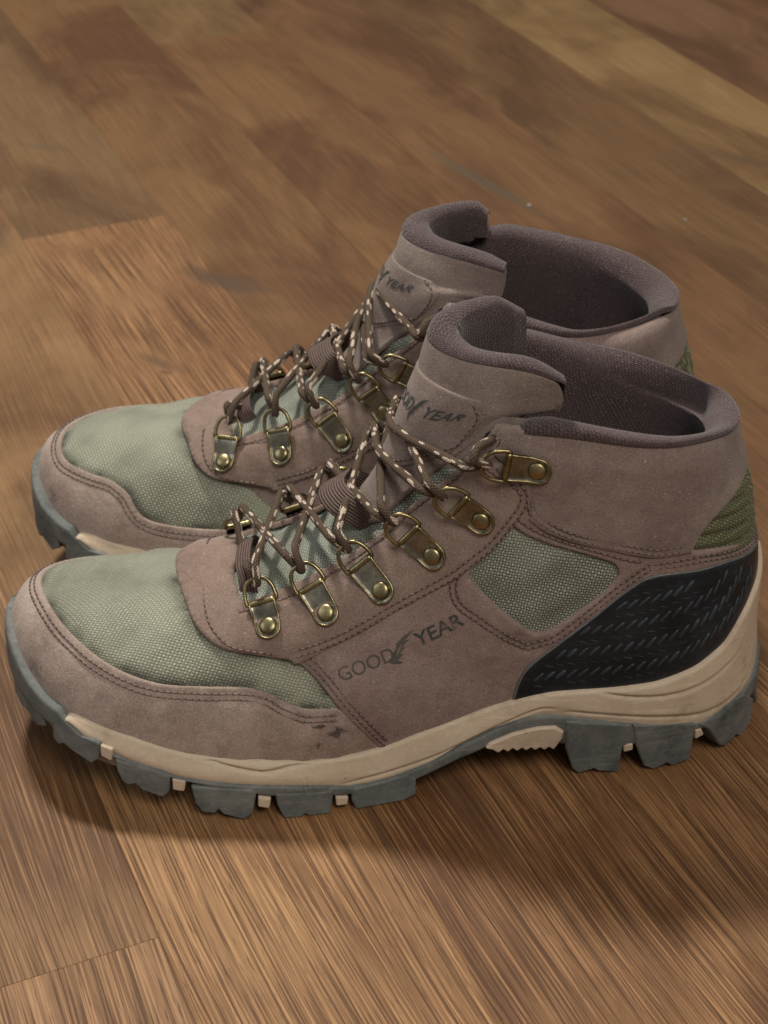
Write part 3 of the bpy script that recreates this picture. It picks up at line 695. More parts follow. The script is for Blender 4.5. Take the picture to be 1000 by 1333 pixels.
def make_boot(label, origin, phi, mirror):
    global MIR
    MIR = -1 if mirror else 1
    build_tongue(mirror)
    root = bpy.data.objects.new('hiking_boot', None); COL.objects.link(root)
    root.location = (origin[0], origin[1], 0); root.rotation_euler = (0, 0, math.pi+math.radians(phi))
    root.empty_display_size = .05
    root['label'] = label; root['category'] = 'boot'; root['group'] = 'pair of hiking boots'
    rng = np.random.default_rng(5+mirror)
    st = Stitcher()
    # inner shell behind every panel
    uu = np.linspace(0, 1, 181)[:-1]; vv = np.linspace(0, 1, 61)
    U, V = np.meshgrid(uu, vv, indexing='ij')
    G = surf(U, V, -.0004)
    grid_obj('upper_backing', G, M['tongue'], root, True)
    def wr(freq, amp, seed):
        r = np.random.default_rng(seed); K = r.normal(size=(6, 3))*freq; ph = r.uniform(0, 6.28, 6)
        return lambda V2, P, d: amp*np.clip(d/.006, 0, 1)*sum(np.sin(P@k+p) for k, p in zip(K, ph))/3
    w_big = wr(90, .0005, 3); w_fine = wr(260, .00018, 4)
    soft = lambda V2, P, d: w_big(V2, P, d)+w_fine(V2, P, d)
    # ---- mesh panels
    def puff_toe(V2, P, d): return soft(V2, P, d)*1.3+.0006*np.clip(d/.012, 0, 1)
    panel('toe_mesh', [(.31,.22),(.33,.235),(.345,.27),(.36,.285),(.394,.275),(.44,.29),(.48,.31),(.52,.295),(.55,.32),(.568,.33),(.59,.30),(.605,.245),(.645,.235),(.685,.24),(.66,.34),(.64,.41),(.60,.46),(.56,.54),(.5,.60),(.46,.575),(.427,.53),(.397,.48),(.378,.445),(.345,.425),(.322,.36)], .0002, .0004, M['mesh'], root, step=1.8, puff=puff_toe, dirt=np.vstack([surf(q[:, 0], q[:, 1])[::3] for q in (curve_uv(RAND_LAT), curve_uv(RAND_MED), curve_uv(DIAG[:8]), curve_uv(mir(DIAG[:8])))]))
    for side in (0, 1):
        W = WINDOW if not side else mir(WINDOW)
        c = np.mean(W, 0); big = [tuple(c+(np.array(w)-c)*1.10) for w in W]
        wc = surf(np.array([c[0]]), np.array([c[1]]))[0]
        def puffw(V2, P, d):
            ph = (P[:, 2]-wc[2])*1.0+(P[:, 0]-wc[0])*.55
            return .0011*np.clip(d/.010, 0, 1)+.0005*np.clip(d/.008, 0, 1)*np.sin(ph*330+.6)*np.exp(-((P[:, 0]-wc[0]+.004)/.02)**2)
        panel('side_mesh', big, .0002, .0004, M['window'], root, step=1.5, puff=puffw)
    # heel mesh with moulded ridges
    ol = OLIVE; hm = [(.125,.43),(.12,.50),(.10,.56),(.066,.605),(.03,.64)]; hm = hm+mir([(u, v) for u, v in hm])
    hm = [(u-1 if u > .5 else u, v) for u, v in hm]
    low = [(-.12,.42),(-.085,.36),(-.04,.30),(0,.28),(.04,.30),(.085,.36)]
    def puffh(V2, P, d):
        q = P[:, 2]-.06*np.abs(P[:, 1])*0-.18*(P[:, 0]); return .0020*np.abs(np.sin(q*math.pi/.0056))*np.clip(d/.004, 0, 1)
    panel('heel_mesh', hm+low, .0002, .0005, M['olive'], root, step=1.1, puff=puffh)
    # throat gusset
    th = THROAT; g = [(u-.02, v-.02) if k < len(th)-1 else (u-.02, .96) for k, (u, v) in enumerate(th)]
    g = [(.5, .60)]+[(.47,.60),(.44,.56),(.405,.52),(.375,.58),(.362,.65),(.355,.72),(.35,.82),(.34,.90)]
    gm = g[:1]+g[1:]+mir(g[1:])
    def puffg(V2, P, d): return .0009*np.sin(V2[:, 1]*95+np.abs(V2[:, 0]-.5)*40)*np.clip(d/.004, 0, 1)+.0004
    panel('tongue_gusset', gm, .0003, .0004, M['window'], root, step=1.4, puff=puffg)
    # ---- toe rand
    sm = []
    upl = RAND_LAT; upm = RAND_MED
    rand_poly = [(.283,.015),(.283,.015),(.290,.10),(.308,.235)]+upl+upm+[(.675,.255),(.70,.22),(.712,.10),(.717,.015),(.717,.015)]+[(x, .015) for x in (.68,.64,.60,.56,.52,.50,.48,.44,.40,.36,.32)]
    top = [(u, v) for u, v in [(.312,.2475)]+upl+upm+[(.672,.262)]]
    for off in (.0030, .0052):
        c = curve_uv(top); a = offset_curve(c, -off); P = surf(a[:, 0], a[:, 1])
        if P[:, 2].mean() > surf(c[:, 0], c[:, 1])[:, 2].mean(): a = offset_curve(c, off); P = surf(a[:, 0], a[:, 1])
        st.row(a, .0018+.0001); sm.append(P)
    SM = np.vstack(sm)
    panel('toe_rand', rand_poly, .0006, .0013, M['rand'], root, step=1.7, seams=[(SM[::3], .00045, .0014)], puff=lambda V2, P, d: .7*soft(V2, P, d)+.0004*np.clip(d/.004, 0, 1)*np.sin(P[:, 0]*520+P[:, 2]*160)*np.exp(-((P[:, 0]-.19)/.022)**2))
    # ---- quarters, with a window each
    for side in (0, 1):
        f = (lambda L: L) if not side else mir
        q = [(.440,.56),(.440,.5250)]+DIAG[2:]+[(.288,.015),(.288,.015),(.24,.015),(.18,.015),(.12,.015),(.06,.03),(.001,.10),(.001,.10),(.001,.325),(.001,.325),(.0361,.3521),(.0808,.4080),(.1108,.4498),(.1108,.4498),(.118,.49),(.146,.535),(.198,.635),(.2317,.74),(.245,.80),(.245,.80),(.30,.66),(.36,.53),(.40,.54)]
        sm = []
        if True:
            W = [w for w in WINDOW]
            cw = np.mean(W, 0)
            # window frame rows
            fr = [(.2490,.700),(.2640,.625),(.2680,.545),(.2600,.470),(.243,.395),(.2230,.300),(.212,.255)]
            sm.append(st.double(f(fr), .0026))
            sm.append(st.double(f([(.2130,.2550),(.1960,.262),(.1780,.322),(.1620,.392),(.1520,.428),(.143,.450)]), .0026))
            sm.append(st.single(f([(.2440,.7180),(.2224,.652),(.1759,.526),(.158,.485),(.1480,.470)]), .0026))
            sm.append(st.double(f([(.1420,.445),(.1081,.416),(.0822,.385),(.039,.335),(.002,.318)]), .0026))
            dg = curve_uv(DIAG[4:]); dg = [offset_curve(dg, k)[6::7] for k in (-.0036, .0036)]
            dg = min(dg, key=lambda a: a[:, 0].mean()+a[:, 1].mean()*-.5)
            sm.append(st.double(f([tuple(p) for p in dg]), .0026))
        SM = np.vstack(sm)
        panel('quarter_panel', f(q), .0010, .0015, M['quarter'], root, holes=[f(WINDOW)], step=1.6, seams=[(SM[::3], .00045, .0016)], puff=soft)
    # ---- collar panel round the heel
    lo = [(.2429,.795),(.2350,.735),(.2317,.6948),(.198,.5932),(.146,.481),(.1128,.4483)]
    half = [(.3020,.985),(.300,.93),(.262,.86)]+lo+[(.1128,.4483)]+OLIVE[1:]
    cp = half+[(u-1, v) for u, v in mir(half)]
    topc = [(u, .985) for u in np.linspace(-.28, .28, 15)]
    sm = []
    for f in (lambda L: L, mir):
        sm.append(st.double(f([(.2375,.770),(.2290,.712),(.198,.617),(.146,.505),(.122,.478)]), .0031))
        sm.append(st.single(f([(.2500,.800),(.262,.828),(.285,.868),(.300,.90)]), .0036)) if False else None
    sm = [s for s in sm if s is not None]
    def puffc(V2, P, d): return soft(V2, P, d)*1.1+.0016*np.exp(-((V2[:, 1]-.86)/.10)**2)*np.clip(d/.01, 0, 1)*np.clip((.30-np.abs(V2[:, 0]))/.08, 0, 1)
    panel('collar_panel', cp+topc, .0018, .0015, M['collar'], root, step=1.7, seams=[(np.vstack(sm)[::3], .0003, .0013)], puff=puffc)
    # ---- eyestay (U shape round the throat)
    le = DIAG[:6]+[(.3390,.395),(.3266,.436),(.2992,.497),(.2680,.542),(.2530,.600),(.2450,.66),(.2380,.7250),(.2360,.7700),(.2420,.8150),(.2600,.860),(.2850,.90),(.2950,.94),(.2960,.99),(.2960,.99)]
    inner = THROAT[::-1]; inner = [(.305,.99)]+inner
    eye = le+inner+mir(inner)+mir(le)+[(.5,.5540)]
    sm = [st.double(STITCH_EYE, .0037), st.double(mir(STITCH_EYE), .0037)]
    front = [(.3560,.430),(.3778,.4420),(.395,.470),(.418,.515),(.430,.525)]
    for f in (lambda L: L, mir): sm.append(st.single(f([(.352,.4250),(.3621,.4300),(.3778,.4400),(.3950,.4720),(.425,.524),(.455,.566)]), .0037))
    for f in (lambda L: L, mir): sm.append(st.single(f([(.400,.530),(.3840,.580),(.3740,.645),(.3640,.712),(.3580,.80),(.345,.838),(.326,.872),(.308,.92)]), .0037))
    panel('eyestay', eye, .0022, .0014, M['eyestay'], root, step=1.5, seams=[(np.vstack(sm)[::3], .00045, .0015)], puff=soft)
    # ---- heel counter
    cn = [(.2194,.015),(.2194,.015)]+COUNTER; cn = cn+[(u-1, v) for u, v in mir(cn)]
    cn = cn+[(u, .015) for u in np.linspace(-.20, .20, 9)]
    ct = panel('heel_counter', cn, .0016, .0016, M['black'], root, step=1.8)
    ce = COUNTER+[(u-1, v) for u, v in mir(COUNTER)]
    c = curve_uv(ce); tube('counter_piping', surf(c[:, 0], c[:, 1], .0030), .00045, M['binding'], root, 6)
    # tread relief: slanted bars in rows
    segs = []; poly = np.array(spline(cn, 8, True))
    ub = np.linspace(-.215, .215, 120); vb = edge_v(ub)
    for _ in range(30): vb[1:-1] = (vb[:-2]+2*vb[1:-1]+vb[2:])/4
    radii = []
    for row, (lift, slant, ln, rd) in enumerate(((.030, 1, .6, .0004), (.060, -1, 1.3, .0009), (.094, 1, .6, .0004), (.128, -1, 1.45, .0010), (.162, 1, .6, .0004), (.196, -1, 1.3, .0009), (.229, 1, .6, .0004), (.262, -1, 1.3, .0009), (.290, 1, .6, .0004))):
        cv = np.stack([ub, vb+lift], 1); cv = resample(cv, .0043, keys=surf(cv[:, 0], cv[:, 1]))
        for k in range(len(cv)-1):
            a, b_ = cv[k], cv[k+1]; dv = np.array([0, .0105*ln])*slant
            p, q = a-dv, a+(b_-a)*1.0+dv
            if not inside(poly, np.array([p-(.006, 0), q+(.006, 0), p-(0, .02), q+(0, .02), q-(0, .02), p+(0, .02)])).all(): continue
            n = surf_n(np.array([a[0]]), np.array([max(a[1], 0)]))[0]
            segs.append((surf(p[0], p[1], .0029), surf(q[0], q[1], .0029), n)); radii.append(rd*random.uniform(.8, 1.15))
    capsules('tread_relief', segs, radii, [M['tread']], ct, [0]*len(segs))
    st.build(root)
    # ---- tongue
    tp = [(0,.30),(0,.30),(0,.86),(.018,.945),(.06,.982),(.25,.985),(.5,.985),(.75,.985),(1,.985),(1,.985),(1,.30),(1,.30),(.98,.02),(.98,.02),(.5,.0),(.02,.02),(.02,.02)]
    tuv = lambda V2, P: np.stack([V2[:, 0]*90, V2[:, 1]*90], 1)
    lab = [(.07,.34),(.07,.34),(.5,.28),(.93,.34),(.93,.34),(.745,.76),(.745,.76),(.5,.775),(.255,.76),(.255,.76)]
    tg = panel('tongue', tp, .0008, .0008, M['tongue'], root, step=1.5, S=tsurf, sc=(.10, .095), uvf=tuv, puff=lambda V2, P, d: .0004*np.sin(V2[:, 1]*13+V2[:, 0]*4)*np.clip(d/.01, 0, 1))
    pt = panel('label_patch', lab, .0014, .0006, M['tongue'], tg, step=1.5, S=tsurf, sc=(.10, .095), uvf=tuv)
    s2 = Stitcher(); s2.single([(.275,.735),(.275,.735),(.105,.37),(.105,.37),(.5,.31),(.895,.37),(.895,.37),(.725,.735)], .0021, S=tsurf)
    capsules('label_stitching', s2.segs, s2.rad, [M['thread'], M['hole']], tg, s2.idx)
    # knit pad over the tongue's top and down inside
    sgrid = np.linspace(0, 1, 91); T0 = .96; rows = []; uvr = []
    th_ = .0088
    tp0 = tsurf(sgrid, np.full(91, .985)); nn = tsurf(sgrid, np.full(91, .985), 1.0)-tp0
    up = tsurf(sgrid, np.full(91, .985))-tsurf(sgrid, np.full(91, .93)); up /= np.linalg.norm(up, axis=1, keepdims=True)
    thick = th_*np.interp(sgrid, [0, .08, .3, .55, .92, 1], [.55, .75, .85, 1.25, .85, .55]); hi = np.interp(sgrid, [0, .1, .35, .6, .85, 1], [.0015, .0025, .004, .0085, .008, .0035] if not mirror else [.0025, .0055, .006, .006, .003, .002])
    for a in np.linspace(0, math.pi, 12):
        x = math.cos(a); y = math.sin(a)
        rows.append(tp0+nn*(.0018-(1-x)/2*(thick+.0018))[:, None]+up*(y**.8*hi)[:, None]); uvr.append(a*4)
    inn = rows[-1]
    for k, t_ in enumerate(np.linspace(.90, .30, 14)):
        base_ = tsurf(sgrid, np.full(91, t_)); n2 = tsurf(sgrid, np.full(91, t_), 1.0)-base_
        rows.append(base_-n2*thick[:, None]); uvr.append(12+k*5)
    G = np.array(rows).transpose(1, 0, 2)
    uvr = np.concatenate([[0], np.cumsum(np.linalg.norm(np.diff(G, axis=1), axis=2).mean(0))])*1000
    uvs = np.stack(np.meshgrid(arclen(G[:, 8])*1000, uvr, indexing='ij'), -1)
    grid_obj('tongue_pad', G, M['knit'], root, uvs=uvs)
    for k in (0, 90):   # pad ends
        A = G[k]; outer = np.array([tsurf(sgrid[k], t_, .0004) for t_ in np.linspace(.985, .30, 15)])
        innr = A[11:11+15] if len(A) >= 26 else A[-15:]
        grid_obj('tongue_edge', np.stack([outer[:len(innr)], innr[:15]], 0), M['tongue'], root)
    # ---- collar lining: rolled rim, then down inside
    cu = np.linspace(-.304, .304, 170)
    pr = [(.965, .0036, 0), (.978, .0046, .0004), (.992, .0046, .0022), (1, .0030, .0036), (1, -.0005, .0040), (1, -.0030, .0040), (1, -.0055, .0032), (1, -.0076, .0014), (.99, -.0090, -.0002), (.965, -.0098, 0), (.93, -.0098, 0), (.88, -.0092, 0), (.80, -.0085, 0), (.7, -.0080, 0), (.6, -.0080, 0), (.5, -.0075, 0), (.4, -.007, 0), (.3, -.006, 0), (.2, -.005, 0), (.08, -.004, 0)]
    wgt = np.interp(np.abs(cu), [0, .06, .14, .312], [.95, .85, .62, .55])
    rows = []; uvr = []; L = 0; prev = None
    fade = np.interp(np.abs(cu), [0, .245, .304], [1, 1, .40])
    sink = np.interp(np.abs(cu), [0, .245, .27, .304], [0, 0, .0015, .010])
    for v, h, dz in pr:
        hh = (np.where(h < 0, h*(wgt if v > .95 else np.maximum(wgt, .85)), h))*fade-np.interp(np.abs(cu), [0, .285, .304], [0, 0, .002]); P = surf(cu, np.full(len(cu), v), hh); P[:, 2] += dz*fade*np.interp(np.abs(cu), [0, .07, .13, .3], [.75, .65, .5, .45])-sink
        if prev is not None: L += np.linalg.norm(P-prev, axis=1).mean()*1000
        prev = P; rows.append(P); uvr.append(L)
    G = np.array(rows).transpose(1, 0, 2)
    for q in range(10, G.shape[1]):
        for _ in range(14): G[1:-1, q] = (G[:-2, q]+2*G[1:-1, q]+G[2:, q])/4
    for _ in range(2): G[:, 6:-1] = (G[:, 5:-2]+2*G[:, 6:-1]+G[:, 7:])/4
    uvs = np.stack(np.meshgrid(arclen(G[:, 4])*1000, uvr, indexing='ij'), -1)
    grid_obj('collar_lining', G, M['knit'], root, uvs=uvs)
    # insole
    r0 = surf(uu, np.full(len(uu), .12), -.003); cen = r0.mean(0)
    G = np.array([cen+(r0-cen)*k for k in np.linspace(1, .02, 6)]).transpose(1, 0, 2)
    grid_obj('insole', G, M['dark'], root, True)
    # ---- midsole
    ue = np.linspace(0, 1, 641)[:-1]; ve = edge_v(ue); 
    for _ in range(4): ve = smooth_per(ve, 1)
    pe = surf(ue, ve); zE = pe[:, 2]; zM = smooth_per(np.minimum(tabz(ZM, ue), zE-.0005), 3)
    ne = surf_n(ue, ve); ne[:, 2] = 0; ne /= np.linalg.norm(ne, axis=1, keepdims=True)
    toeish = (zE-zM) < .0012
    dropm = smooth_per(np.where(toeish, .006, 0), 6)
    lipw = np.interp(np.minimum(ue, 1-ue), [0, .2, .24, .425, .45, .5], [.0050, .0050, .0036, .0034, .0018, .0018])
    def wallp(z, ex=0.0):
        t = np.clip((z-zM)/np.maximum(zE-zM, .004), 0, 1); t = t*t*(3-2*t)
        a = wall(ue, z, ex); b = pe+ne*lipw[:, None]; b[:, 2] = z; d2 = (a-pe)@np.array([0, 0, 0.]) 
        # keep the wall outside the upper
        out = ((a-pe)*ne).sum(1); a = a+ne*np.clip(lipw-.0008-out, 0, 1)[:, None]
        return a*(1-t[:, None])+b*t[:, None]
    grooves = [np.array(spline(g, 10)) for g in (G1, G2, G3, G4)]
    grooves = grooves+[np.stack([1-g[:, 0], g[:, 1]], 1) for g in grooves]
    GP = [wall(g[:, 0], g[:, 1]) for g in grooves]
    rows = []
    ts = np.linspace(0, 1, 30)
    for k, t in enumerate(ts):
        z = zM+(zE-.0010-zM)*t-dropm; P = wallp(z)
        dsp = np.zeros(len(ue))
        for gi, g in enumerate(grooves):
            m = (ue > g[:, 0].min()) & (ue < g[:, 0].max())
            o_ = np.argsort(g[:, 0]); zg = np.interp(ue, g[o_, 0], g[o_, 1]); dz = z-zg
            fade = np.clip(np.minimum(ue-g[:, 0].min(), g[:, 0].max()-ue)/.02, 0, 1)*m
            dsp += fade*(-.0013*np.exp(-(dz/.0009)**2)+.0009*np.exp(-np.clip(dz, 0, 1)/.004)*(dz > 0))
        P = P+ne*(dsp+.0008*math.sin(math.pi*t))[:, None]; rows.append(P)
    last = rows[-1]
    lip = np.clip((zE-zM)/.006, .15, 1)
    for a in (.35, .7, 1.0):
        an = a*math.pi/2; P = pe+ne*(.0012+(lipw-.0012)*math.cos(an))[:, None]; P[:, 2] = zE-.0010+.0012*math.sin(an)*lip-dropm; rows.append(P)
    P = pe-ne*.0015; P[:, 2] = zE-.0006-dropm; rows.append(P)
    Gm = np.array(rows).transpose(1, 0, 2)
    grid_obj('midsole', Gm, M['tan'], root, True)
    # ---- outsole band
    zB = smooth_per(np.minimum(tabz(ZB, ue), zM-.001), 2); rows = []
    zt = np.where(toeish, zE+.0005, zM)
    bulge = np.where(toeish, .0006, 0)
    bulge = smooth_per(bulge, 8)
    P = pe-ne*.0012; P[:, 2] = np.where(toeish, zE+.0008, zM+.0003); P = np.where(toeish[:, None], P, wall(ue, zM+.0003, -.003)); rows.append(P)
    for t, ex in ((1.02, -.0004), (1.0, .0004), (.98, .0009), (.9, .0012), (.75, .0013), (.6, .0013), (.45, .0013), (.3, .0013), (.15, .0012), (.04, .0008), (0, .0)):
        z = zB+(zt-zB)*t; P = wall(ue, z, ex+bulge)
        out = ((P-pe)*ne).sum(1); need = .0022+ex+bulge
        P = P+ne*(np.clip(need-out, 0, 1)*np.clip((z-.03)/.015, 0, 1)*toeish)[:, None]
        rows.append(P)
    for k in (-.006, -.014): rows.append(wall(ue, zB+.0003, k*np.ones(len(ue))))
    c0 = rows[-1].mean(0)
    P = rows[-1].copy(); P[:, 1] = P[:, 1]*.25; P[:, 0] = P[:, 0]+(.15-P[:, 0])*.12; rows.append(P)
    P = P.copy(); P[:, 1] = P[:, 1]*.01-.002; rows.append(P)
    Go = np.array(rows).transpose(1, 0, 2)
    grid_obj('outsole', Go, M['sole'], root, True)
    # ---- lugs and tan nubs
    for side in (0, 1):
        for k, Lg in enumerate(LUGS):
            if side and k == 3: Lg = [(u+.034, z) for u, z in Lg]
            L2 = []
            for u, z in Lg:
                if u < .24: z = z-.0036*min(1, max(0, (.016-z)/.010)) if k != 3 else z-.001
                L2.append((u, max(z, .0003)))
            L2 = [(1-u, z) for u, z in L2[::-1]] if side else L2
            extrude_block('lug', L2, M['sole'], root, depth=.018+.006*(k % 2))
        for nb in NUBS:
            n2 = [(u, max(z, .0012)) for u, z in nb]; n2 = [(1-u, z) for u, z in n2[::-1]] if side else n2
            extrude_block('nub', n2, M['tan'], root, out=.0010, depth=.012)
        # shank insert with scalloped lower edge
        ins = [(.1880,.0215),(.1875,.0255),(.1930,.0285),(.205,.0283),(.220,.0262),(.234,.0225),(.236,.0205)]
        sc_ = []; 
        for j in range(7):
            u0 = .234-.0062*j; zb = np.interp(u0, [.19, .205, .220, .236], [.0180, .0185, .0195, .0200]); sc_ += [(u0-.0015, zb-.0004), (u0-.0046, zb-.0022)]
        il = ins+sc_; il = [(1-u, z) for u, z in il[::-1]] if side else il
        extrude_block('shank_insert', il, M['tan'], root, out=.0022, depth=.010, taper=.02)
    # ---- eyelets
    tops = {}
    for side in (0, 1):
        for k, (fu, ru) in enumerate(PLATES_IN if side else PLATES):
            s = lambda p: p
            fu_, ru_ = s(fu), s(ru); hh = .0034
            Fp = surf(fu_[0], fu_[1], hh); Rp = surf(ru_[0], ru_[1], hh if k < 5 else .0040); n = surf_n(*[(a+b)/2 for a, b in zip(fu_, ru_)])
            if np.ndim(n) > 1: n = n[0]
            tops[(side, k)] = make_eyelet(root, np.array(Fp), np.array(Rp), np.array(n))
    # ---- one lace, criss-cross
    def ring_pass(side, k, prv, nxt):
        T, o, b, n = tops[(side, k)]
        ax = b if (nxt-prv)@b > 0 else -b
        return [T+o*.0052-ax*.0020+n*.0002, T+o*.0012-ax*.0012-n*.0012, T-o*.0024-ax*.0002-n*.0006, T-o*.0026+ax*.0004+n*.0010, T+o*.0010+ax*.0013+n*.0018, T+o*.0056+ax*.0018+n*.0008]
    seqA = [(0, 0), (1, 1), (0, 2), (1, 3), (0, 4), (1, 5)]; seqB = [(1, 0), (0, 1), (1, 2), (0, 3), (1, 4), (0, 5)]
    def taut(a, b_, h, n=13):
        """a cord pulled tight over the boot: straight where it can be, resting h above the surface where it cannot"""
        w = np.linspace(0, 1, n+2)[:, None]; X = a+(b_-a)*w; up = np.array([-.35, 0, 1.]); X[1:-1] += up*(.016*np.sin(w[1:-1]*math.pi))
        hh = .0018+(h-.0018)*np.exp(-((w[:, 0]-.5)/.2)**2); CP, CN = CLOUD_P[::2], CLOUD_N[::2]; C2 = (CP**2).sum(1)
        for it in range(260):
            X[1:-1:2] = .5*(X[:-2:2]+X[2::2]); X[2:-1:2] = .5*(X[1:-2:2]+X[3::2])
            if it % 2: continue
            Y = X[1:-1]; k = (C2[None]-2*Y@CP.T).argmin(1); sd = ((Y-CP[k])*CN[k]).sum(1)
            X[1:-1] += CN[k]*np.clip(hh[1:-1]-sd, 0, 1)[:, None]
        return list(X[1:-1])
    def run(seq, hs):
        pts = []
        for j, (sd, k) in enumerate(seq):
            pv = tops[seq[j-1]][0] if j else tops[(sd, k)][0]+np.array([.01, 0, -.01])
            nx = tops[seq[j+1]][0] if j < len(seq)-1 else tops[(sd, k)][0]+np.array([-.01, 0, .02])
            rp = ring_pass(sd, k, pv, nx)
            if pts: pts += taut(pts[-1], rp[0], hs[j-1])
            pts += rp
        return pts
    A = run(seqA, [.0018, .0044, .0019, .0046, .0020]); B = run(seqB, [.0042, .0018, .0046, .0019, .0046])
    # tails disappear into the collar's first hole
    for Lc, (sd, k) in ((A, seqA[-1]), (B, seqB[-1])):
        T, o, b, n = tops[(sd, k)]; hp = surf(.3005 if sd == 0 else .6995, .955, .001)
        Lc += [T+o*.004+n*.006+np.array([-.002, 0, .003]), (T+o*.006+hp)/2+n*.0075+np.array([0, 0, .004]), hp+n*.0045+np.array([0, 0, .001]), hp-n*.003]
    mid = [hover((A[0]+B[0])/2+np.array([0.001, 0, 0]), .0030)]
    full = A[::-1]+mid+B
    P = spline(full, 5); P = resample(P, .0009)
    for _ in range(5): P[1:-1] = (P[:-2]+2*P[1:-1]+P[2:])/4
    tube('lace', P, .00160, M['lace'], root, 12)
    for sd in (0, 1):
        n = surf_n(.3005 if sd == 0 else .6995, .955); hp = surf(.3005 if sd == 0 else .6995, .955, .0020)
        t1 = np.cross(n, (0, 0, 1)); t1 /= np.linalg.norm(t1); t2 = np.cross(n, t1)
        V = [hp+n*.0012+.0030*(math.cos(a)*t1+1.15*math.sin(a)*t2) for a in np.linspace(0, 2*math.pi, 19)[:-1]]+[hp+n*.0010]
        obj('lace_hole', V, [(i, (i+1) % 18, 18) for i in range(18)], M['dark'], root)
    # ---- webbing loops
    def strap(path, width, axis):
        P = resample(spline(path, 10), .0008); ax = np.array(axis, float)
        T = np.gradient(P, axis=0); T /= np.linalg.norm(T, axis=1, keepdims=True); W = ax-T*(T@ax)[:, None]; W /= np.linalg.norm(W, axis=1, keepdims=True); N = np.cross(T, W)
        s = arclen(P)*1000; cols = []; uvc = []
        prof = [(-.5, 0), (-.48, .0004), (-.3, .0006), (0, .0006), (.3, .0006), (.48, .0004), (.5, 0), (.48, -.0004), (0, -.0005), (-.48, -.0004), (-.5, 0)]
        G = np.array([[p+w*width*a+n*z for a, z in prof] for p, w, n in zip(P, W, N)])
        uvs = np.array([[(a*width*1000, ss) for a, z in prof] for ss in s])
        return grid_obj('webbing_loop', G, M['web'], root, uvs=uvs)
    ridge = surf(.5, .80)-surf(.5, .70); ridge /= np.linalg.norm(ridge)
    strap([surf(.562, .815, .0005), surf(.548, .825, .0062), surf(.525, .832, .0114), surf(.497, .835, .0130), surf(.470, .830, .0118), surf(.444, .820, .0070), surf(.424, .808, .0010)], .0120, ridge)
    strap([surf(.54, .640, .0006), surf(.52, .648, .0048), surf(.49, .650, .0068), surf(.458, .628, .0066), surf(.436, .608, .0050), surf(.425, .590, .0010)], .0072, ridge)
    # ---- printed lettering
    def place(Vt, Fc, S, h, o, X, Y, W_, flip):
        x = Vt[:, 0]/W_; y = Vt[:, 1]/.70
        if flip: x = 1-x
        uv = np.array(o)[None]+x[:, None]*np.array(X)[None]+y[:, None]*np.array(Y)[None]
        return S(uv[:, 0], uv[:, 1], h)
    def wing():
        w = [(.02,.02),(.10,-.12),(.24,-.30),(.30,-.26),(.22,-.05),(.40,.10),(.34,.22),(.52,.36),(.44,.44),(.66,.62),(.56,.68),(.84,.98),(.60,.92),(.34,.74),(.30,.50),(.16,.34),(.12,.16)]
        return np.array(w)
    quarter = [o for o in root.children if o.name.startswith('quarter_panel')][0]
    parts_ = [('GOOD', 0.0, .44, M['inkworn']), ('YEAR', .62, 1.0, M['ink'])]
    O, X, Y = (.3120, .3300), (-.0625, .0622), (.0064, .0440)
    for body, a, b, mt in parts_:
        Vt, Fc = text_mesh(body, .018 if body == 'YEAR' else .0); w = Vt[:, 0].max()-Vt[:, 0].min(); Vt[:, 0] -= Vt[:, 0].min()
        Vt[:, 0] = a+Vt[:, 0]/w*(b-a)
        if MIR == 1:
            uv = np.array(O)+Vt[:, :1]*np.array(X)+(Vt[:, 1:]/.70)*np.array(Y)
        else:
            uv = np.array([O[0]+X[0], O[1]+X[1]])-Vt[:, :1]*np.array(X)+(Vt[:, 1:]/.70)*np.array(Y)
        for nm, m2 in (('lettering', mt),):
            P0 = surf(uv[:, 0], uv[:, 1]); P = surf(uv[:, 0], uv[:, 1], .00268+soft(uv, P0, 1.0)); F2 = Fc if MIR == 1 else Fc
            obj(nm, P, F2, m2, quarter, smooth=False)
    w = wing(); Vt = np.stack([.375+w[:, 0]*.32, w[:, 1]*1.45-.1], 1)
    if MIR == 1: uv = np.array(O)+Vt[:, :1]*np.array(X)+Vt[:, 1:]*np.array(Y)
    else: uv = np.array([O[0]+X[0], O[1]+X[1]])-Vt[:, :1]*np.array(X)+Vt[:, 1:]*np.array(Y)
    obj('emblem', surf(uv[:, 0], uv[:, 1], .00268+soft(uv, surf(uv[:, 0], uv[:, 1]), 1.0)), [tuple(range(len(w)))], M['inkworn'], quarter, smooth=False)
    # tongue label print
    for body, a, b in (('GOOD', .0, .42), ('YEAR', .58, 1.0)):
        Vt, Fc = text_mesh(body, .02); w_ = Vt[:, 0].max()-Vt[:, 0].min(); xx = a+(Vt[:, 0]-Vt[:, 0].min())/w_*(b-a)
        # reads left to right seen from the front
        s_ = (.555-.32*xx) if MIR == 1 else (.415+.32*xx)
        t_ = .545+(Vt[:, 1]/.70)*.070
        obj('lettering', tsurf(s_, t_, .0022), Fc, M['ink'], tg, smooth=False)
    w = wing(); xx = .42+w[:, 0]*.16; s_ = (.555-.32*xx) if MIR == 1 else (.415+.32*xx); t_ = .535+w[:, 1]*.12
    obj('emblem', tsurf(s_, t_, .0022), [tuple(range(len(w)))], M['ink'], tg, smooth=False)
    return root

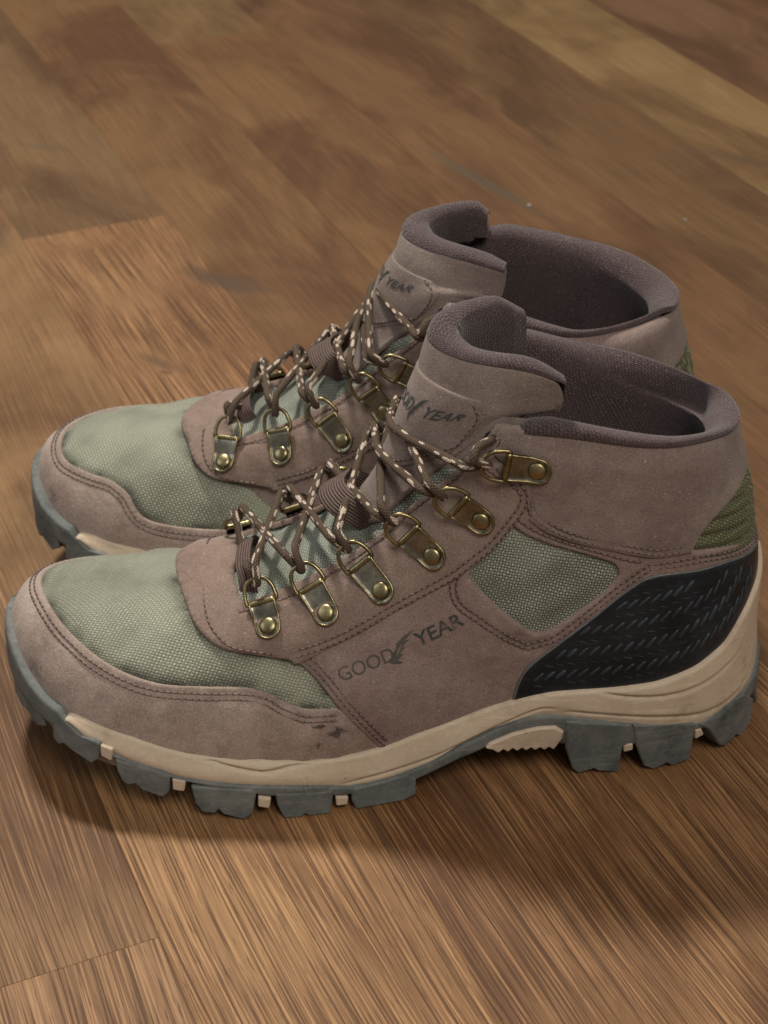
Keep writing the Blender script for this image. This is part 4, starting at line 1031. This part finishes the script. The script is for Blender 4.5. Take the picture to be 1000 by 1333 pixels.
# ================================================================= floor
def floor_mat():
    t = NT('wood_plank_floor'); P = t.n('NewGeometry').outputs['Position']
    az = math.radians(23.6)
    Q = t.n('VectorRotate', i_Vector=P, rotation_type='Z_AXIS', i_Angle=-az).outputs[0]     # y runs along the planks
    info = t.n('ObjectInfo'); rnd = info.outputs['Random']
    off = t.n('CombineXYZ', i_X=t.math('MULTIPLY', rnd, 7.3), i_Y=t.math('MULTIPLY', rnd, 31.0), i_Z=0.0).outputs[0]
    Qo = t.n('VectorMath', operation='ADD', i_0=Q, i_1=off).outputs[0]
    warp = t.n('TexNoise', i_Vector=t.mapping(Qo, (9, 2.2, 1)), i_Scale=1.0, i_Detail=2)
    wv = t.n('VectorMath', operation='SCALE', i_0=t.n('VectorMath', operation='SUBTRACT', i_0=warp.outputs['Color'], i_1=(.5, .5, .5)).outputs[0], i_Scale=.030).outputs[0]
    Qw = t.n('VectorMath', operation='ADD', i_0=Qo, i_1=wv).outputs[0]
    streak = t.noise(t.mapping(Qw, (1050, 12, 1)), 1.0, 3, .62, .1)
    streak2 = t.noise(t.mapping(Qw, (300, 3, 1)), 1.0, 4, .62, .4)
    band = t.noise(t.mapping(Qw, (30, 2.4, 1)), 1.0, 2, .5, .5)
    blot = t.noise(t.mapping(Qo, (10, 5, 1)), 1.0, 5, .58, 1.0)
    fine = t.noise(Qo, 900, 2, .6)
    base = info.outputs['Color']
    c = t.mix(t.ramp(blot, [(.38, 0), (.58, 1)]), t.mix(1.0, base, (.56, .48, .41), 'MULTIPLY'), base)
    c = t.mix(t.ramp(band, [(.36, .26), (.52, 0)]), c, t.mix(1.0, base, (.50, .40, .34), 'MULTIPLY'))
    c_soft = c
    c = t.mix(t.ramp(streak2, [(.32, .10), (.48, 0)]), c, t.mix(1.0, base, (.36, .30, .27), 'MULTIPLY'))
    c = t.mix(t.ramp(streak, [(.40, .80), (.50, 0)]), c, t.mix(1.0, base, (.26, .21, .19), 'MULTIPLY'))
    c = t.mix(t.ramp(streak, [(.55, 0), (.63, .50)]), c, t.mix(1.0, base, (1.9, 1.95, 2.0), 'MULTIPLY'))
    c_fig = c
    pores = t.noise(t.mapping(Qw, (1500, 75, 1)), 1.0, 2, .5)
    c = t.mix(t.ramp(pores, [(.30, .75), (.38, 0)]), c, t.mix(1.0, base, (.25, .20, .17), 'MULTIPLY'))
    c = t.mix(info.outputs['Alpha'], c_soft, c)
    # knots and mineral streaks of this floor: (x, y, half width, half length, turn, strength, colour)
    sp = t.n('SeparateXYZ', i_Vector=t.n('VectorMath', operation='ADD', i_0=P, i_1=t.n('VectorMath', operation='SCALE', i_0=wv, i_Scale=1.0).outputs[0]).outputs[0])
    for (px, py, hw, hl, turn, k, colr) in KNOTS:
        dx = t.math('SUBTRACT', sp.outputs[0], px); dy = t.math('SUBTRACT', sp.outputs[1], py); ct, sn = math.cos(turn), math.sin(turn)
        a = t.math('DIVIDE', t.math('ADD', t.math('MULTIPLY', dx, ct), t.math('MULTIPLY', dy, sn)), hw)
        b = t.math('DIVIDE', t.math('SUBTRACT', t.math('MULTIPLY', dy, ct), t.math('MULTIPLY', dx, sn)), hl)
        r2 = t.math('ADD', t.math('MULTIPLY', a, a), t.math('MULTIPLY', b, b))
        r2 = t.math('ADD', r2, t.math('MULTIPLY', t.math('SUBTRACT', band, .5), 1.6))
        c = t.mix(t.ramp(r2, [(0.0, k), (1.0, 0)]), c, colr)
    hgt = t.math('ADD', t.math('MULTIPLY', streak, .6), t.math('MULTIPLY', fine, .15))
    nb = t.bump(hgt, .55, .0009)
    return t.done(c, t.ramp(streak, [(.3, .66), (.7, .54)]), normal=nb, Specular_IOR_Level=.28)

def gpt(px, py):
    d = (px-500, 2230*math.cos(math.radians(34))-(py-666.5)*math.sin(math.radians(34)), -2230*math.sin(math.radians(34))-(py-666.5)*math.cos(math.radians(34)))
    t = -.47/d[2]; return d[0]*t, d[1]*t
GREY = (.065, .050, .032); DK = (.060, .036, .022); RD = (.075, .036, .022)
AZ = math.radians(23.6)
KNOTS = [(*k[0], *k[1:]) for k in (
 ((-.090, .947), .012, .035, 1.05, .75, DK), ((-.128, .845), .006, .022, .9, .65, DK), ((-.123, .833), .003, .006, 1.2, .8, DK),
 ((-.245, 1.168), .006, .028, 1.35, .55, GREY), ((.067, 1.105), .007, .085, .60, .65, GREY), ((-.262, 1.010), .03, .035, .4, .45, GREY),
 ((-.255, .740), .016, .012, .3, .6, GREY), ((.250, 1.145), .010, .05, 1.0, .5, DK), ((.300, .985), .008, .05, 1.2, .5, DK),
 ((.150, .450), .004, .006, .5, .8, RD), ((.140, .440), .020, .045, .4, .35, RD), ((.087, .314), .003, .005, .3, .8, DK), ((.12, .86), .03, .02, .4, .3, GREY), ((.03,.5), .012, .06, .42, .45, RD))]
MF = floor_mat()
fl = bpy.data.objects.new('floor', None); COL.objects.link(fl)
fl['kind'] = 'structure'; fl['label'] = 'brown wood plank floor under the pair of boots'
# underlay sheet beneath the planks
me = bpy.data.meshes.new('underlay'); me.from_pydata([(-3, -2, -.006), (3, -2, -.006), (3, 5, -.006), (-3, 5, -.006)], [], [(0, 1, 2, 3)]); me.materials.append(M['dark'])
ul = bpy.data.objects.new('underlay', me); COL.objects.link(ul); ul.parent = fl
W = .0957; G_ = .00003
TONES = [(.230, .140, .078), (.205, .118, .064), (.255, .165, .098), (.190, .112, .064), (.235, .150, .092), (.215, .128, .070)]
SPEC = {0: [(.421, 5)], 2: [(1.018, 2)], 4: [(1.344, 1)]}
rr = random.Random(11)
a_dir = Vector((-math.sin(AZ), math.cos(AZ), 0)); b_dir = Vector((math.cos(AZ), math.sin(AZ), 0))
def plank(i, a0, a1, tone):
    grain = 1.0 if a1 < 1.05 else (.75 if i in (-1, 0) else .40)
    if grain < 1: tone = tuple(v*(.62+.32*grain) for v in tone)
   # far boards: fainter grain, tone darkened to paint in dimmer light there
    w = W-2*G_; b0 = .001+i*W-.0009+G_; L = a1-a0-2*G_; bv = .00014
    bm = bmesh.new()
    vs = [bm.verts.new((x, y, z)) for z, ins in ((-.005, 0), (-bv, 0), (0, bv)) for x, y in ((ins, ins), (w-ins, ins), (w-ins, L-ins), (ins, L-ins))]
    for k in (0, 4):
        for j in range(4): bm.faces.new((vs[k+j], vs[k+(j+1) % 4], vs[k+4+(j+1) % 4], vs[k+4+j]))
    bm.faces.new(vs[8:12])
    me = bpy.data.meshes.new('plank'); bm.to_mesh(me); bm.free(); me.materials.append(MF)
    o = bpy.data.objects.new('plank', me); COL.objects.link(o); o.parent = fl
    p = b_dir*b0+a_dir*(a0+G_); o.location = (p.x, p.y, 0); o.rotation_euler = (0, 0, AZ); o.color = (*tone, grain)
for i in range(-16, 28):
    cuts = [-.9+rr.uniform(-.3, .3)]
    js = [s[0] for s in SPEC.get(i, [])]
    if js:
        cuts = [js[0]-1.22, js[0], js[0]+1.22, js[0]+2.44]
    else:
        c0 = {1: -.2, 3: -.05, 5: .1, 6: .0, 7: -.1, -1: -.15}.get(i, rr.uniform(-.9, .2))
        if i in (-1, 1, 3): cuts = [-.62, .60, 1.82, 3.04]
        elif i in (5, 6, 7): cuts = [c0-1.0, c0, c0+1.75, c0+2.97]
        else: cuts = [c0-1.22, c0, c0+1.22, c0+2.44]
    cuts = cuts+[cuts[-1]+1.22, cuts[-1]+2.44]
    for k in range(len(cuts)-1):
        tone = TONES[rr.randrange(len(TONES))]
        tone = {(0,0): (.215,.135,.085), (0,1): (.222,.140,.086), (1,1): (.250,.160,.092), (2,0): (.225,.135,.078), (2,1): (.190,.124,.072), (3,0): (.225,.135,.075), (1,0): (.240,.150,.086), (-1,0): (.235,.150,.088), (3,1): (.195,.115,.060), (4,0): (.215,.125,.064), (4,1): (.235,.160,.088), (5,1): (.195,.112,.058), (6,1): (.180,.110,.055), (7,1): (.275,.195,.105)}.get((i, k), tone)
        dk = .94 if i <= 1 else (.84 if i <= 3 else .74)  # farther boards darker: light fall-off painted into their colour
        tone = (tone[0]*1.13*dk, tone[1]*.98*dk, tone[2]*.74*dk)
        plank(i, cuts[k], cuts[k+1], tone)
# crumbs lying far behind the boots
def crumb(px, py, s, label, cat, col):
    x, y = gpt(px, py); bm = bmesh.new(); bmesh.ops.create_icosphere(bm, subdivisions=2, radius=s)
    for v in bm.verts: v.co *= 1+.25*math.sin(v.co.x*4000+v.co.y*3000); v.co.z *= .6
    me = bpy.data.meshes.new('crumb'); bm.to_mesh(me); bm.free(); me.materials.append(plain('crumb_'+cat, col, .8))
    o = bpy.data.objects.new('crumb', me); COL.objects.link(o); o.location = (x, y, s*.5); o['label'] = label; o['category'] = cat
crumb(689, 268, .0012, 'tiny white crumb on the floor just behind the far boot', 'crumb', (.36, .36, .34))
crumb(892, 287, .0009, 'tiny pale grey crumb on the floor beyond the far boot heel', 'crumb', (.24, .25, .27))

make_boot('brown and green hiking boot in front, black rubber heel counter and lettering on its side', (.156, .552), 2.5, False)
make_boot('brown and green hiking boot behind, mostly hidden by the boot with the black heel counter', (.147, .638), -7.0, True)
